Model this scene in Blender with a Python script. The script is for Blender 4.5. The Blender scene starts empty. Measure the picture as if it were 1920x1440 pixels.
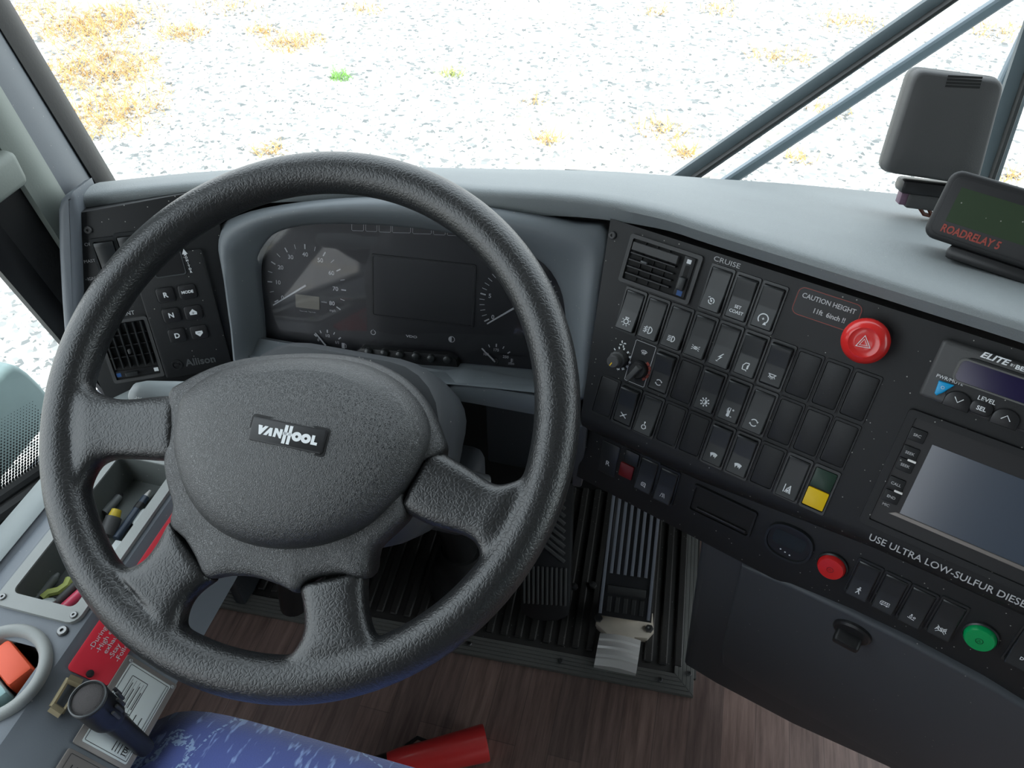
import bpy, bmesh, math, random
from mathutils import Matrix, Vector
random.seed(7)
R_ = math.radians
SC = bpy.context.scene
COL = SC.collection

# ------------------------------------------------------------------ camera, light, exposure
F_PX, CAM = 1440.0, Vector((0, 0, 1.2))
PITCH, YAW = R_(45), R_(14)
cd = bpy.data.cameras.new('camera'); cam = bpy.data.objects.new('camera', cd); COL.objects.link(cam)
cam.location = CAM; cam.rotation_euler = (math.pi/2 - PITCH, 0, YAW)
cd.sensor_width = 36; cd.lens = F_PX/1920*36; cd.clip_start = .02; cd.clip_end = 300
SC.camera = cam
vs = SC.view_settings
vs.view_transform = 'Standard'; vs.look = 'None'; vs.gamma = 1; vs.use_curve_mapping = False
vs.exposure = 0.35
W = bpy.data.worlds.new('sky'); SC.world = W; W.use_nodes = True
wn = W.node_tree; wn.nodes.clear()
wo = wn.nodes.new('ShaderNodeOutputWorld'); wb = wn.nodes.new('ShaderNodeBackground')
wt = wn.nodes.new('ShaderNodeTexCoord'); wsx = wn.nodes.new('ShaderNodeSeparateXYZ'); wr = wn.nodes.new('ShaderNodeValToRGB')
wr.color_ramp.elements[0].position = 0.0; wr.color_ramp.elements[0].color = (.93, .96, 1, 1)
wr.color_ramp.elements[1].position = 0.7; wr.color_ramp.elements[1].color = (.84, .92, 1, 1)
wn.links.new(wt.outputs['Generated'], wsx.inputs[0]); wn.links.new(wsx.outputs['Z'], wr.inputs[0])
wn.links.new(wr.outputs[0], wb.inputs[0]); wn.links.new(wb.outputs[0], wo.inputs[0])
wb.inputs[1].default_value = 2.6
sl = bpy.data.lights.new('sun', 'SUN'); so = bpy.data.objects.new('sun', sl); COL.objects.link(so)
sl.energy = 2.4; sl.angle = R_(4); sl.color = (1, .95, .86)
so.rotation_euler = (R_(38), 0, 0)          # shines forward and down from behind the coach; the roof keeps it out
so.location = (0, -6, 8)

# ------------------------------------------------------------------ frames measured from the photograph
def _ray(px, py):
    x, y = (px-960)/F_PX, (py-720)/F_PX
    r = Vector((math.cos(YAW), math.sin(YAW), 0)); fh = Vector((-math.sin(YAW), math.cos(YAW), 0))
    f = fh*math.cos(PITCH) + Vector((0, 0, -1))*math.sin(PITCH); d = f.cross(r)
    return r*x + d*y + f
def mk(O, X, Y, Z):
    M = Matrix.Identity(4)
    for i, a in enumerate((X, Y, Z)):
        for k in range(3): M[k][i] = a[k]
    for k in range(3): M[k][3] = O[k]
    return M
def frame(O, yaw, tilt, roll=0):
    """panel facing the driver: X along its rows, Y up its face, Z out of it"""
    a, t, q = R_(yaw), R_(tilt), R_(roll)
    r = Vector((math.cos(a), -math.sin(a), 0)); tow = Vector((-math.sin(a), -math.cos(a), 0))
    c = Vector((0, 0, -1))*math.cos(t) + tow*math.sin(t)
    r, c = r*math.cos(q)+c*math.sin(q), c*math.cos(q)-r*math.sin(q)
    return mk(Vector(O), r, -c, r.cross(-c))
def hit(px, py, M):
    d = _ray(px, py); n = M.to_3x3().col[2]; t = ((M.translation-CAM) @ n)/(d @ n) if False else ((M.translation-CAM).dot(n))/(d.dot(n))
    return CAM + d*t
def uv(px, py, M, dz=0):
    M2 = M @ Matrix.Translation((0, 0, dz)); q = M2.inverted() @ hit(px, py, M2)
    return q.x, q.y
def atz(px, py, z): d = _ray(px, py); return CAM + d*((z-1.2)/d.z)
def aty(px, py, y): d = _ray(px, py); return CAM + d*(y/d.y)
def T(M, u, v, z=0, rot=0): return M @ Matrix.Translation((u, v, z)) @ Matrix.Rotation(rot, 4, 'Z')
WH_C = Vector((-.2819, .3906, .7242)); _e = R_(57.02)
WHEEL = mk(WH_C, Vector((1, 0, 0)), Vector((0, math.sin(_e), math.cos(_e))), Vector((0, -math.cos(_e), math.sin(_e))))
CON = frame((-.02873, .61954, .69748), 21.326, 26.274, -2.294); PU, PV = .0255, .0486
LOW = frame(CON @ Vector((0, -.152, -.022)), 21.326, 12, -2.294)
GLV = frame(LOW @ Vector((0, -.078, -.012)), 21.326, -10, -2.294)
LFT = frame(CAM + _ray(345, 600)*.90, -27.9, 18.66)
HOOD = frame((-.066, .667, .759), 0, 27)
CLU = frame(HOOD @ Vector((-.22, -.115, -.045)), -4, 22)
REL = frame(CAM + _ray(1725, 440)*.70, 22.7, 26.6)
DSP = frame(aty(1680, 340, .80), 0, 19)

# ------------------------------------------------------------------ materials
def mat(name, col, rough=.5, metal=0, bump=None, dust=0, spec=.5, vary=0, trans=0, emit=None, coat=0):
    m = bpy.data.materials.new(name); m.use_nodes = True; nt = m.node_tree; b = nt.nodes['Principled BSDF']
    b.inputs['Roughness'].default_value = rough; b.inputs['Metallic'].default_value = metal
    b.inputs['Specular IOR Level'].default_value = spec; b.inputs['Coat Weight'].default_value = coat
    b.inputs['Base Color'].default_value = (*col, 1)
    N, L = nt.nodes.new, nt.links.new
    tc = N('ShaderNodeTexCoord'); src = None
    if vary:
        n = N('ShaderNodeTexNoise'); n.inputs['Scale'].default_value = 14; n.inputs['Detail'].default_value = 5
        L(tc.outputs['Object'], n.inputs['Vector'])
        mx = N('ShaderNodeMix'); mx.data_type = 'RGBA'; mx.inputs[6].default_value = (*[c*(1-vary) for c in col], 1); mx.inputs[7].default_value = (*[min(1, c*(1+vary)) for c in col], 1)
        L(n.outputs[0], mx.inputs[0]); src = mx.outputs[2]
    if dust:
        v = N('ShaderNodeTexVoronoi'); v.inputs['Scale'].default_value = 260; L(tc.outputs['Object'], v.inputs['Vector'])
        lt = N('ShaderNodeMath'); lt.operation = 'LESS_THAN'; lt.inputs[1].default_value = .15; L(v.outputs['Distance'], lt.inputs[0])
        sp = N('ShaderNodeSeparateColor'); L(v.outputs['Color'], sp.inputs[0])
        g = N('ShaderNodeMath'); g.operation = 'LESS_THAN'; g.inputs[1].default_value = dust; L(sp.outputs[0], g.inputs[0])
        mu = N('ShaderNodeMath'); mu.operation = 'MULTIPLY'; L(lt.outputs[0], mu.inputs[0]); L(g.outputs[0], mu.inputs[1])
        mx = N('ShaderNodeMix'); mx.data_type = 'RGBA'; mx.inputs[7].default_value = (.35, .34, .31, 1)
        if src: L(src, mx.inputs[6])
        else: mx.inputs[6].default_value = (*col, 1)
        L(mu.outputs[0], mx.inputs[0]); src = mx.outputs[2]
    if src: L(src, b.inputs['Base Color'])
    if bump:
        kind, scale, st = bump
        bp = N('ShaderNodeBump'); bp.inputs['Strength'].default_value = st; bp.inputs['Distance'].default_value = .0008
        if kind == 'leather':
            w = N('ShaderNodeTexNoise'); w.inputs['Scale'].default_value = scale*.6; w.inputs['Detail'].default_value = 2; L(tc.outputs['Object'], w.inputs['Vector'])
            ma = N('ShaderNodeVectorMath'); ma.operation = 'MULTIPLY_ADD'; ma.inputs[1].default_value = (.006, .006, .006); L(w.outputs['Color'], ma.inputs[0]); L(tc.outputs['Object'], ma.inputs[2])
            v = N('ShaderNodeTexVoronoi'); v.feature = 'DISTANCE_TO_EDGE'; v.inputs['Scale'].default_value = scale; L(ma.outputs[0], v.inputs['Vector'])
            mr = N('ShaderNodeMapRange'); mr.inputs[2].default_value = .22; L(v.outputs['Distance'], mr.inputs[0]); L(mr.outputs[0], bp.inputs['Height'])
        else:
            n = N('ShaderNodeTexNoise'); n.inputs['Scale'].default_value = scale; n.inputs['Detail'].default_value = 3; L(tc.outputs['Object'], n.inputs['Vector']); L(n.outputs[0], bp.inputs['Height'])
        L(bp.outputs[0], b.inputs['Normal'])
    if emit:
        b.inputs['Emission Color'].default_value = (*emit[0], 1); b.inputs['Emission Strength'].default_value = emit[1]
    return m
def glass(name, refl=.06, tint=(1, 1, 1), rough=0):
    m = bpy.data.materials.new(name); m.use_nodes = True; nt = m.node_tree; nt.nodes.clear(); N, L = nt.nodes.new, nt.links.new
    o = N('ShaderNodeOutputMaterial'); t = N('ShaderNodeBsdfTransparent'); t.inputs[0].default_value = (*tint, 1)
    g = N('ShaderNodeBsdfGlossy'); g.inputs['Roughness'].default_value = rough
    lwt = N('ShaderNodeLayerWeight'); lwt.inputs['Blend'].default_value = .5
    pw = N('ShaderNodeMath'); pw.operation = 'POWER'; pw.inputs[1].default_value = 5; L(lwt.outputs['Facing'], pw.inputs[0])
    f = N('ShaderNodeMath'); f.operation = 'MULTIPLY_ADD'; f.inputs[1].default_value = .9; f.inputs[2].default_value = refl; L(pw.outputs[0], f.inputs[0])
    mx = N('ShaderNodeMixShader'); L(f.outputs[0], mx.inputs[0]); L(t.outputs[0], mx.inputs[1]); L(g.outputs[0], mx.inputs[2]); L(mx.outputs[0], o.inputs[0])
    return m
M_ = dict(
    leather=mat('wheel_leather', (.010, .0105, .011), .36, bump=('leather', 270, .22), spec=.75),
    hub=mat('hub_grain', (.014, .015, .016), .42, bump=('leather', 560, .4), spec=1.0),
    pad=mat('pad_grain', (.215, .235, .24), .58, bump=('leather', 420, .22), vary=.1, dust=.02),
    trimgrey=mat('trim_blue_grey', (.115, .130, .147), .5, bump=('noise', 900, .12), dust=.03, vary=.06),
    hoodgrey=mat('hood_grey', (.15, .168, .182), .48, bump=('noise', 900, .1), dust=.04),
    kick=mat('kick_panel_grey', (.055, .061, .070), .5, bump=('noise', 900, .12), dust=.015),
    shroud=mat('column_grey', (.045, .049, .054), .5, bump=('noise', 900, .12), dust=.05),
    black=mat('black_plastic', (.0125, .0132, .0140), .5, bump=('noise', 1500, .15), dust=.12, spec=.4),
    black2=mat('black_smooth', (.016, .016, .017), .38, spec=.4),
    rocker=mat('rocker_plastic', (.020, .022, .023), .34),
    rockedge=mat('rocker_worn', (.07, .075, .078), .4),
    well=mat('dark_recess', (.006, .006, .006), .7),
    white=mat('white_print', (.75, .77, .78), .5),
    greyprint=mat('grey_print', (.48, .48, .49), .5),
    redprint=mat('red_print', (.30, .045, .03), .5),
    rubber=mat('rubber', (.018, .018, .018), .55, bump=('noise', 300, .2)),
    mat_=mat('mat_rubber', (.032, .030, .028), .5, bump=('noise', 200, .3), dust=.06, vary=.3),
    metal=mat('brushed_steel', (.80, .78, .75), .42, .4, bump=('noise', 200, .1)),
    dirty=mat('dirty_bracket', (.60, .53, .44), .6, .2, bump=('noise', 150, .4), vary=.5),
    edging=mat('grey_edging', (.15, .15, .14), .5, bump=('noise', 300, .2), vary=.2),
    screw=mat('screw_steel', (.2, .2, .2), .35, .9),
    red=mat('red_plastic', (.62, .022, .02), .22, coat=.3),
    torchred=mat('torch_red', (.85, .05, .05), .3, coat=.2),
    redlamp=mat('red_lens', (.62, .02, .02), .25, spec=.5),
    greenlamp=mat('green_lens', (.0, .30, .085), .3),
    yellow=mat('yellow_lens', (.85, .55, .0), .35),
    green=mat('dark_green_lens', (.008, .035, .02), .35),
    darkred=mat('dark_red_lens', (.16, .006, .008), .4),
    blue=mat('blue_print', (.02, .09, .28), .5), cyan=mat('blue_button', (.0, .30, .60), .35),
    violet=mat('violet_display', (.010, .006, .045), .12),
    screen=mat('head_unit_screen', (.045, .06, .085), .16, spec=.8),
    lcd=mat('green_lcd', (.035, .055, .03), .2, dust=.06),
    lcddark=mat('dark_lcd', (.018, .022, .018), .25),
    odo=mat('beige_lcd', (.17, .155, .12), .35),
    face=mat('dial_face', (.014, .014, .016), .4),
    lens=glass('cluster_lens', .05, (.93, .93, .95), .04),
    window=glass('window_glass', .04, (.93, .97, .96)),
    tinted=glass('tinted_glass', .05, (.30, .33, .33)),
    pale=mat('pale_grey_trim', (.20, .225, .205), .6, bump=('noise', 500, .15)),
    sill=mat('console_grey', (.20, .225, .225), .55, bump=('noise', 900, .2), vary=.1, dust=.03),
    sill2=mat('console_blue_grey', (.13, .145, .165), .5, bump=('noise', 900, .15), dust=.03),
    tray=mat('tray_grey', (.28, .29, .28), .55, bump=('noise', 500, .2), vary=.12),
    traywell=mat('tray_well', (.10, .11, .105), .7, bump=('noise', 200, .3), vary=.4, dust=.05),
    sign=mat('red_sign', (.62, .022, .042), .4), silver=mat('silver_plate', (.62, .65, .63), .45, .2),
    bronze=mat('bronze_plate', (.22, .195, .18), .45, .3), brass=mat('brass', (.45, .38, .24), .35, .8),
    ink=mat('black_ink', (.02, .02, .02), .6),
    mesh=mat('mic_mesh', (.05, .045, .045), .5, .5, bump=('noise', 2500, 1)),
    stalk=mat('stalk_grey', (.24, .27, .28), .45),
    wall=mat('coach_interior_grey', (.17, .18, .19), .8), ceil=mat('coach_ceiling', (.20, .20, .20), .9),
    dspm=mat('display_housing', (.055, .055, .055), .55, bump=('noise', 900, .2)),
    dsphi=mat('housing_rim', (.11, .11, .105), .5),
    teal=mat('mirror_shell_teal', (.20, .28, .28), .5, vary=.15),
    wiper=mat('wiper_grey', (.10, .125, .14), .5, vary=.15), wiper2=mat('wiper_light', (.22, .27, .31), .5),
    pink=mat('pink_red_pen', (.55, .05, .10), .3), lime=mat('yellow_green_band', (.40, .45, .12), .5), clear=mat('clear_wrapper', (.3, .33, .32), .2),
    penblue=mat('dark_blue_pen', (.03, .045, .07), .3), pengrey=mat('grey_pen', (.14, .15, .15), .35), yellowcap=mat('yellow_cap', (.55, .40, .03), .4),
    pedalrib=mat('pedal_rib_lit', (.17, .18, .21), .4), housing=mat('trip_housing', (.018, .018, .019), .5, spec=.3),  # pedal ribs: light caught on the raised ribs is put into a paler colour
    coin=mat('pale_disc', (.5, .53, .52), .4), orange=mat('orange_red_pack', (.75, .09, .03), .5), paleteal=mat('pale_teal_pack', (.33, .50, .50), .5),
    leaf=mat('weed_green', (.16, .38, .05), .6), straw=mat('dry_straw', (.55, .33, .11), .7, vary=.3), cable=mat('brown_cable', (.12, .03, .015), .5), purple=mat('purple_plug', (.14, .08, .12), .5),
)
def wood():
    m = bpy.data.materials.new('wood_vinyl'); m.use_nodes = True; nt = m.node_tree; b = nt.nodes['Principled BSDF']; N, L = nt.nodes.new, nt.links.new
    tc = N('ShaderNodeTexCoord'); mp = N('ShaderNodeMapping'); mp.inputs['Scale'].default_value = (34, 2.2, 1); L(tc.outputs['Object'], mp.inputs[0])
    n = N('ShaderNodeTexNoise'); n.inputs['Scale'].default_value = 3; n.inputs['Detail'].default_value = 8; n.inputs['Roughness'].default_value = .65; L(mp.outputs[0], n.inputs['Vector'])
    mp2 = N('ShaderNodeMapping'); mp2.inputs['Rotation'].default_value = (0, 0, math.pi/2); L(tc.outputs['Object'], mp2.inputs[0])
    br = N('ShaderNodeTexBrick'); br.inputs['Scale'].default_value = 1; br.inputs['Brick Width'].default_value = .42; br.inputs['Row Height'].default_value = .05; br.inputs['Mortar Size'].default_value = .0006
    br.inputs['Color1'].default_value = (.7, .7, .7, 1); br.inputs['Color2'].default_value = (1.15, 1.1, 1.05, 1); br.inputs['Mortar'].default_value = (.6, .6, .6, 1); L(mp2.outputs[0], br.inputs['Vector'])
    cr = N('ShaderNodeValToRGB'); cr.color_ramp.elements[0].position = .3; cr.color_ramp.elements[0].color = (.135, .088, .078, 1); cr.color_ramp.elements[1].position = .72; cr.color_ramp.elements[1].color = (.36, .25, .22, 1)
    L(n.outputs[0], cr.inputs[0]); mx = N('ShaderNodeMix'); mx.data_type = 'RGBA'; mx.blend_type = 'MULTIPLY'; mx.inputs[0].default_value = 1; L(cr.outputs[0], mx.inputs[6]); L(br.outputs[0], mx.inputs[7]); L(mx.outputs[2], b.inputs['Base Color'])
    b.inputs['Roughness'].default_value = .45; return m
def fabric():
    m = bpy.data.materials.new('seat_fabric'); m.use_nodes = True; nt = m.node_tree; b = nt.nodes['Principled BSDF']; N, L = nt.nodes.new, nt.links.new
    tc = N('ShaderNodeTexCoord')
    mp = N('ShaderNodeMapping'); mp.inputs['Scale'].default_value = (150, 38, 38); L(tc.outputs['Object'], mp.inputs[0])
    n = N('ShaderNodeTexNoise'); n.inputs['Scale'].default_value = 1; n.inputs['Detail'].default_value = 2; L(mp.outputs[0], n.inputs['Vector'])
    cr = N('ShaderNodeValToRGB'); e = cr.color_ramp.elements; e[0].position = .58; e[0].color = (.11, .15, .46, 1); e[1].position = .66; e[1].color = (.38, .52, .88, 1); L(n.outputs[0], cr.inputs[0])
    v = N('ShaderNodeTexVoronoi'); v.feature = 'DISTANCE_TO_EDGE'; v.inputs['Scale'].default_value = 9; L(tc.outputs['Object'], v.inputs['Vector'])
    lt = N('ShaderNodeMath'); lt.operation = 'LESS_THAN'; lt.inputs[1].default_value = .009; L(v.outputs[0], lt.inputs[0])
    n2 = N('ShaderNodeTexNoise'); n2.inputs['Scale'].default_value = 300; L(tc.outputs['Object'], n2.inputs['Vector'])
    g = N('ShaderNodeMath'); g.operation = 'GREATER_THAN'; g.inputs[1].default_value = .5; L(n2.outputs[0], g.inputs[0])
    mu = N('ShaderNodeMath'); mu.operation = 'MULTIPLY'; L(lt.outputs[0], mu.inputs[0]); L(g.outputs[0], mu.inputs[1])
    mx = N('ShaderNodeMix'); mx.data_type = 'RGBA'; L(mu.outputs[0], mx.inputs[0]); L(cr.outputs[0], mx.inputs[6]); mx.inputs[7].default_value = (.40, .56, .82, 1); L(mx.outputs[2], b.inputs['Base Color'])
    b.inputs['Roughness'].default_value = .9; b.inputs['Sheen Weight'].default_value = .4
    bp = N('ShaderNodeBump'); bp.inputs['Strength'].default_value = .5; bp.inputs['Distance'].default_value = .001; mp3 = N('ShaderNodeMapping'); mp3.inputs['Scale'].default_value = (500, 900, 500); L(tc.outputs['Object'], mp3.inputs[0])
    n3 = N('ShaderNodeTexNoise'); n3.inputs['Scale'].default_value = 1; L(mp3.outputs[0], n3.inputs['Vector']); L(n3.outputs[0], bp.inputs['Height']); L(bp.outputs[0], b.inputs['Normal'])
    return m
def ground_mat(name, stones=False):
    m = bpy.data.materials.new(name); m.use_nodes = True; nt = m.node_tree; b = nt.nodes['Principled BSDF']; N, L = nt.nodes.new, nt.links.new
    tc = N('ShaderNodeTexCoord'); v = N('ShaderNodeTexVoronoi'); v.inputs['Scale'].default_value = 30 if not stones else 45; L(tc.outputs['Object'], v.inputs['Vector'])
    s = N('ShaderNodeSeparateColor'); L(v.outputs['Color'], s.inputs[0])
    cr = N('ShaderNodeValToRGB'); e = cr.color_ramp.elements; e[0].position = 0; e[0].color = (.13, .14, .14, 1); e[1].position = .48; e[1].color = (.53, .525, .505, 1); L(s.outputs[0], cr.inputs[0])
    if not stones:
        n = N('ShaderNodeTexNoise'); n.inputs['Scale'].default_value = .8; n.inputs['Detail'].default_value = 6; L(tc.outputs['Object'], n.inputs['Vector'])
        r2 = N('ShaderNodeValToRGB'); r2.color_ramp.elements[0].position = .56; r2.color_ramp.elements[1].position = .68; L(n.outputs[0], r2.inputs[0])
        mx = N('ShaderNodeMix'); mx.data_type = 'RGBA'; L(r2.outputs[0], mx.inputs[0]); L(cr.outputs[0], mx.inputs[6]); mx.inputs[7].default_value = (.66, .57, .42, 1); L(mx.outputs[2], b.inputs['Base Color'])
    else: L(cr.outputs[0], b.inputs['Base Color'])
    b.inputs['Roughness'].default_value = .9; return m
M_['wood'] = wood(); M_['fabric'] = fabric(); M_['ground'] = ground_mat('gravel_ground'); M_['stones'] = ground_mat('gravel_stones', True)

# ------------------------------------------------------------------ mesh helpers
def obj(name, bm, m, parent=None, M=None, ang=35, **pr):
    me = bpy.data.meshes.new(name)
    bmesh.ops.recalc_face_normals(bm, faces=bm.faces[:]); bm.to_mesh(me); bm.free()
    me.materials.append(M_[m] if isinstance(m, str) else m)
    for p in me.polygons: p.use_smooth = True
    me.set_sharp_from_angle(angle=R_(ang))
    o = bpy.data.objects.new(name, me); COL.objects.link(o)
    if parent: o.parent = parent
    if M is not None: o.matrix_local = M
    for k, v in pr.items(): o[k] = v
    return o
def thing(name, label, cat, M=None, group=None):
    o = bpy.data.objects.new(name, None); COL.objects.link(o); o.empty_display_size = .01
    if M is not None: o.matrix_world = M
    o['label'] = label; o['category'] = cat
    if group: o['group'] = group
    return o
def tag(o, label, cat, group=None):
    o['label'] = label; o['category'] = cat
    if group: o['group'] = group
    return o
def B(): return bmesh.new()
def rbox(bm, c, s, bev=0, seg=2, M=None):
    g = bmesh.ops.create_cube(bm, size=1); vs_ = g['verts']
    for v in vs_: v.co = Vector((v.co.x*s[0]+c[0], v.co.y*s[1]+c[1], v.co.z*s[2]+c[2]))
    if M is not None: bmesh.ops.transform(bm, matrix=M, verts=vs_)
    if bev:
        ed = {e for v in vs_ for e in v.link_edges}
        bmesh.ops.bevel(bm, geom=list(ed), offset=bev, segments=seg, profile=.5, affect='EDGES')
    return bm
def loft(bm, rings, closed=True, cap0=True, cap1=True):
    V = [[bm.verts.new(p) for p in r] for r in rings]; n = len(V[0])
    for a, b in zip(V, V[1:]):
        for i in range(n if closed else n-1):
            j = (i+1) % n
            try: bm.faces.new((a[i], a[j], b[j], b[i]))
            except ValueError: pass
    if closed:
        if cap0: bm.faces.new(V[0])
        if cap1: bm.faces.new(V[-1])
    return V
def lathe(bm, prof, seg=32, M=None, cap0=False, cap1=False):
    rings = []
    for r, z in prof:
        ring = [Vector((r*math.cos(2*math.pi*k/seg), r*math.sin(2*math.pi*k/seg), z)) for k in range(seg)]
        rings.append([M @ p for p in ring] if M is not None else ring)
    loft(bm, rings, True, cap0, cap1); return bm
def axis_M(p0, p1):
    p0, p1 = Vector(p0), Vector(p1); z = (p1-p0).normalized(); x = z.orthogonal().normalized()
    return mk(p0, x, z.cross(x), z)
def cyl(bm, p0, p1, r0, r1=None, seg=16, cap=True):
    r1 = r0 if r1 is None else r1; L = (Vector(p1)-Vector(p0)).length
    return lathe(bm, [(r0, 0), (r1, L)], seg, axis_M(p0, p1), cap, cap)
def tube(bm, pts, r, seg=8, cap=True):
    pts = [Vector(p) for p in pts]; rings = []; up = None
    for i, p in enumerate(pts):
        t = (pts[min(i+1, len(pts)-1)]-pts[max(i-1, 0)]).normalized()
        if up is None: up = t.orthogonal().normalized()
        up = (up - t*up.dot(t)).normalized(); s = t.cross(up); rr = r[i] if isinstance(r, (list, tuple)) else r
        rings.append([p + (up*math.cos(2*math.pi*k/seg)+s*math.sin(2*math.pi*k/seg))*rr for k in range(seg)])
    loft(bm, rings, True, cap, cap); return bm
def rrect(w, h, r, seg=4, c=(0, 0)):
    o = []
    for cx, cy, a0 in ((w/2-r, h/2-r, 0), (-w/2+r, h/2-r, 90), (-w/2+r, -h/2+r, 180), (w/2-r, -h/2+r, 270)):
        for k in range(seg+1):
            a = R_(a0+90*k/seg); o.append((c[0]+cx+r*math.cos(a), c[1]+cy+r*math.sin(a)))
    return o
def closed_dense(Q, k=3):
    n = len(Q); o = []
    for i in range(n):
        a, b_, c, d = (Vector(Q[(i+j) % n]) for j in (-1, 0, 1, 2))
        for q in range(k):
            t = q/k; o.append(.5*((2*b_)+(c-a)*t+(2*a-5*b_+4*c-d)*t*t+(3*b_-a-3*c+d)*t**3))
    return o
def inset(pts, d):
    n = len(pts); o = []
    A = sum(pts[i][0]*pts[(i+1) % n][1]-pts[(i+1) % n][0]*pts[i][1] for i in range(n)); sg = 1 if A > 0 else -1
    for i in range(n):
        a, b, c = Vector(pts[i-1]), Vector(pts[i]), Vector(pts[(i+1) % n])
        e1, e2 = (b-a), (c-b)
        if e1.length < 1e-9: e1 = e2
        if e2.length < 1e-9: e2 = e1
        e1.normalize(); e2.normalize()
        m = (Vector((-e1.y, e1.x))+Vector((-e2.y, e2.x)))
        m = m/max(m.length, 1e-6)*min(1/max(.35, (1+e1.dot(e2))/2)**.5, 1.6)
        o.append((b.x+m.x*d*sg, b.y+m.y*d*sg))
    return o
def slab(bm, pts, z0, z1, bev=0, steps=2):
    r = [[(x, y, z0) for x, y in pts]]
    if bev:
        for k in range(steps+1):
            a = math.pi/2*k/steps; q = inset(pts, bev*(1-math.cos(a))); r.append([(x, y, z1-bev+bev*math.sin(a)) for x, y in q])
    else: r.append([(x, y, z1) for x, y in pts])
    loft(bm, r); return bm
def frame_ring(bm, outer, inner, z0, z1, zi=None):
    """raised frame between two outlines with equal point counts"""
    zi = z0 if zi is None else zi
    loft(bm, [[(x, y, z0) for x, y in outer], [(x, y, z1) for x, y in inset(outer, .0004)], [(x, y, z1) for x, y in inset(inner, -.0004)], [(x, y, zi) for x, y in inner]], True, False, False)
    return bm
def stroke(bm, pts, w, z=0, closed=False):
    pts = [Vector(p) for p in pts]; n = len(pts); L_, R2 = [], []
    for i, p in enumerate(pts):
        a = pts[i-1] if (i or closed) else p; c = pts[(i+1) % n] if (i < n-1 or closed) else p
        t = (c-a).normalized() if (c-a).length > 0 else Vector((1, 0)); q = Vector((-t.y, t.x))*w/2
        L_.append(bm.verts.new((*(p+q), z))); R2.append(bm.verts.new((*(p-q), z)))
    for i in range(n if closed else n-1):
        j = (i+1) % n; bm.faces.new((L_[i], L_[j], R2[j], R2[i]))
def poly(bm, pts, z=0): bm.faces.new([bm.verts.new((x, y, z)) for x, y in pts])
def arc(cx, cy, r, a0, a1, n=16): return [(cx+r*math.cos(R_(a0+(a1-a0)*k/n)), cy+r*math.sin(R_(a0+(a1-a0)*k/n))) for k in range(n+1)]
def text(parent, s, u, v, z, size, m='white', rot=0, shear=0, bold=0, name='lettering', sx=1, align='CENTER'):
    c = bpy.data.curves.new(name, 'FONT'); c.body = s; c.size = size; c.align_x = align; c.align_y = 'CENTER'; c.extrude = .00008; c.shear = shear; c.offset = bold*size
    c.resolution_u = 3; c.materials.append(M_[m]); o = bpy.data.objects.new(name, c); COL.objects.link(o); o.parent = parent
    bpy.context.view_layer.update()
    me = bpy.data.meshes.new_from_object(o); bpy.data.objects.remove(o); o = bpy.data.objects.new(name, me); COL.objects.link(o); o.parent = parent
    if not me.materials: me.materials.append(M_[m])
    o.matrix_local = Matrix.Translation((u, v, z)) @ Matrix.Rotation(rot, 4, 'Z') @ Matrix.Diagonal((sx, 1, 1, 1)); return o
def screw(parent, u, v, z=0, r=.004, M=None, m='screw'):
    bm = B(); lathe(bm, [(r, 0), (r*.98, r*.3), (r*.8, r*.5), (r*.35, r*.5), (r*.3, r*.15), (0.0001, r*.15)], 14)
    return obj('screw', bm, m, parent, (M or Matrix.Identity(4)) @ Matrix.Translation((u, v, z)))
def mm(pts): return [(x*.001, y*.001) for x, y in pts]
ICON = {}
def icon(f): ICON[f.__name__[2:]] = f; return f
def S(bm, pts, w=.9, closed=False): stroke(bm, mm(pts), w*.001, 0, closed)
def P(bm, pts): poly(bm, mm(pts))
@icon
def i_bulb(b):
    S(b, arc(0, 0, 2.4, 0, 345), .9, True)
    for k in range(8): a = R_(45*k+22); S(b, [(3.6*math.cos(a), 3.6*math.sin(a)), (5*math.cos(a), 5*math.sin(a))], .8)
    S(b, [(-1, 2.6), (-.6, 4.4), (.8, 4.4), (1, 2.6)], .8)
@icon
def i_fog(b):
    S(b, [(0, -3.4)] + arc(.2, 0, 3.4, -90, 90) + [(0, 3.4)], .9, True)
    for y in (-2, 0, 2): S(b, [(-5.4, y-.6), (-1.2, y+.5)], .8)
    S(b, [(-3.6, -3.6), (-2.6, -1.2), (-3.8, 1), (-2.8, 3.6)], .7)
@icon
def i_beam(b):
    S(b, [(0, -2.7)] + arc(.2, 0, 2.7, -90, 90) + [(0, 2.7)], .9, True)
    for y in (-2.3, -.8, .8, 2.3): S(b, [(-4.4, y), (-1, y)], .7)
@icon
def i_side(b):
    for s in (1, -1):
        S(b, [(s*.6, -1.7), (s*1.2, -1.7), (s*2.4, 0), (s*1.2, 1.7), (s*.6, 1.7)], .8, True)
        for y in (-1.6, 0, 1.6): S(b, [(s*3, y), (s*4.8, y*1.6)], .7)
@icon
def i_bolt(b): P(b, [(1.8, 4.6), (-2.6, -.6), (.2, .2), (-2.4, -4.8), (-3.2, -3.6), (-3, -5.6), (-.8, -4.8), (-1.8, -4.4), (2.4, 1.2), (-.2, .4), (3, 4.6)])
@icon
def i_door(b):
    S(b, [(-2.6, -3.6), (-3, .6), (-1, 3.4), (2.6, 4)], .9); S(b, [(-2.6, -3.6), (1.4, -3.6), (1.8, -4.6)], .8)
    S(b, [(2.6, 4), (2.4, 1)], .9); P(b, [(1, 1.6), (2.8, 1.6), (2.8, -2), (1.2, -2.6)])
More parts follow.
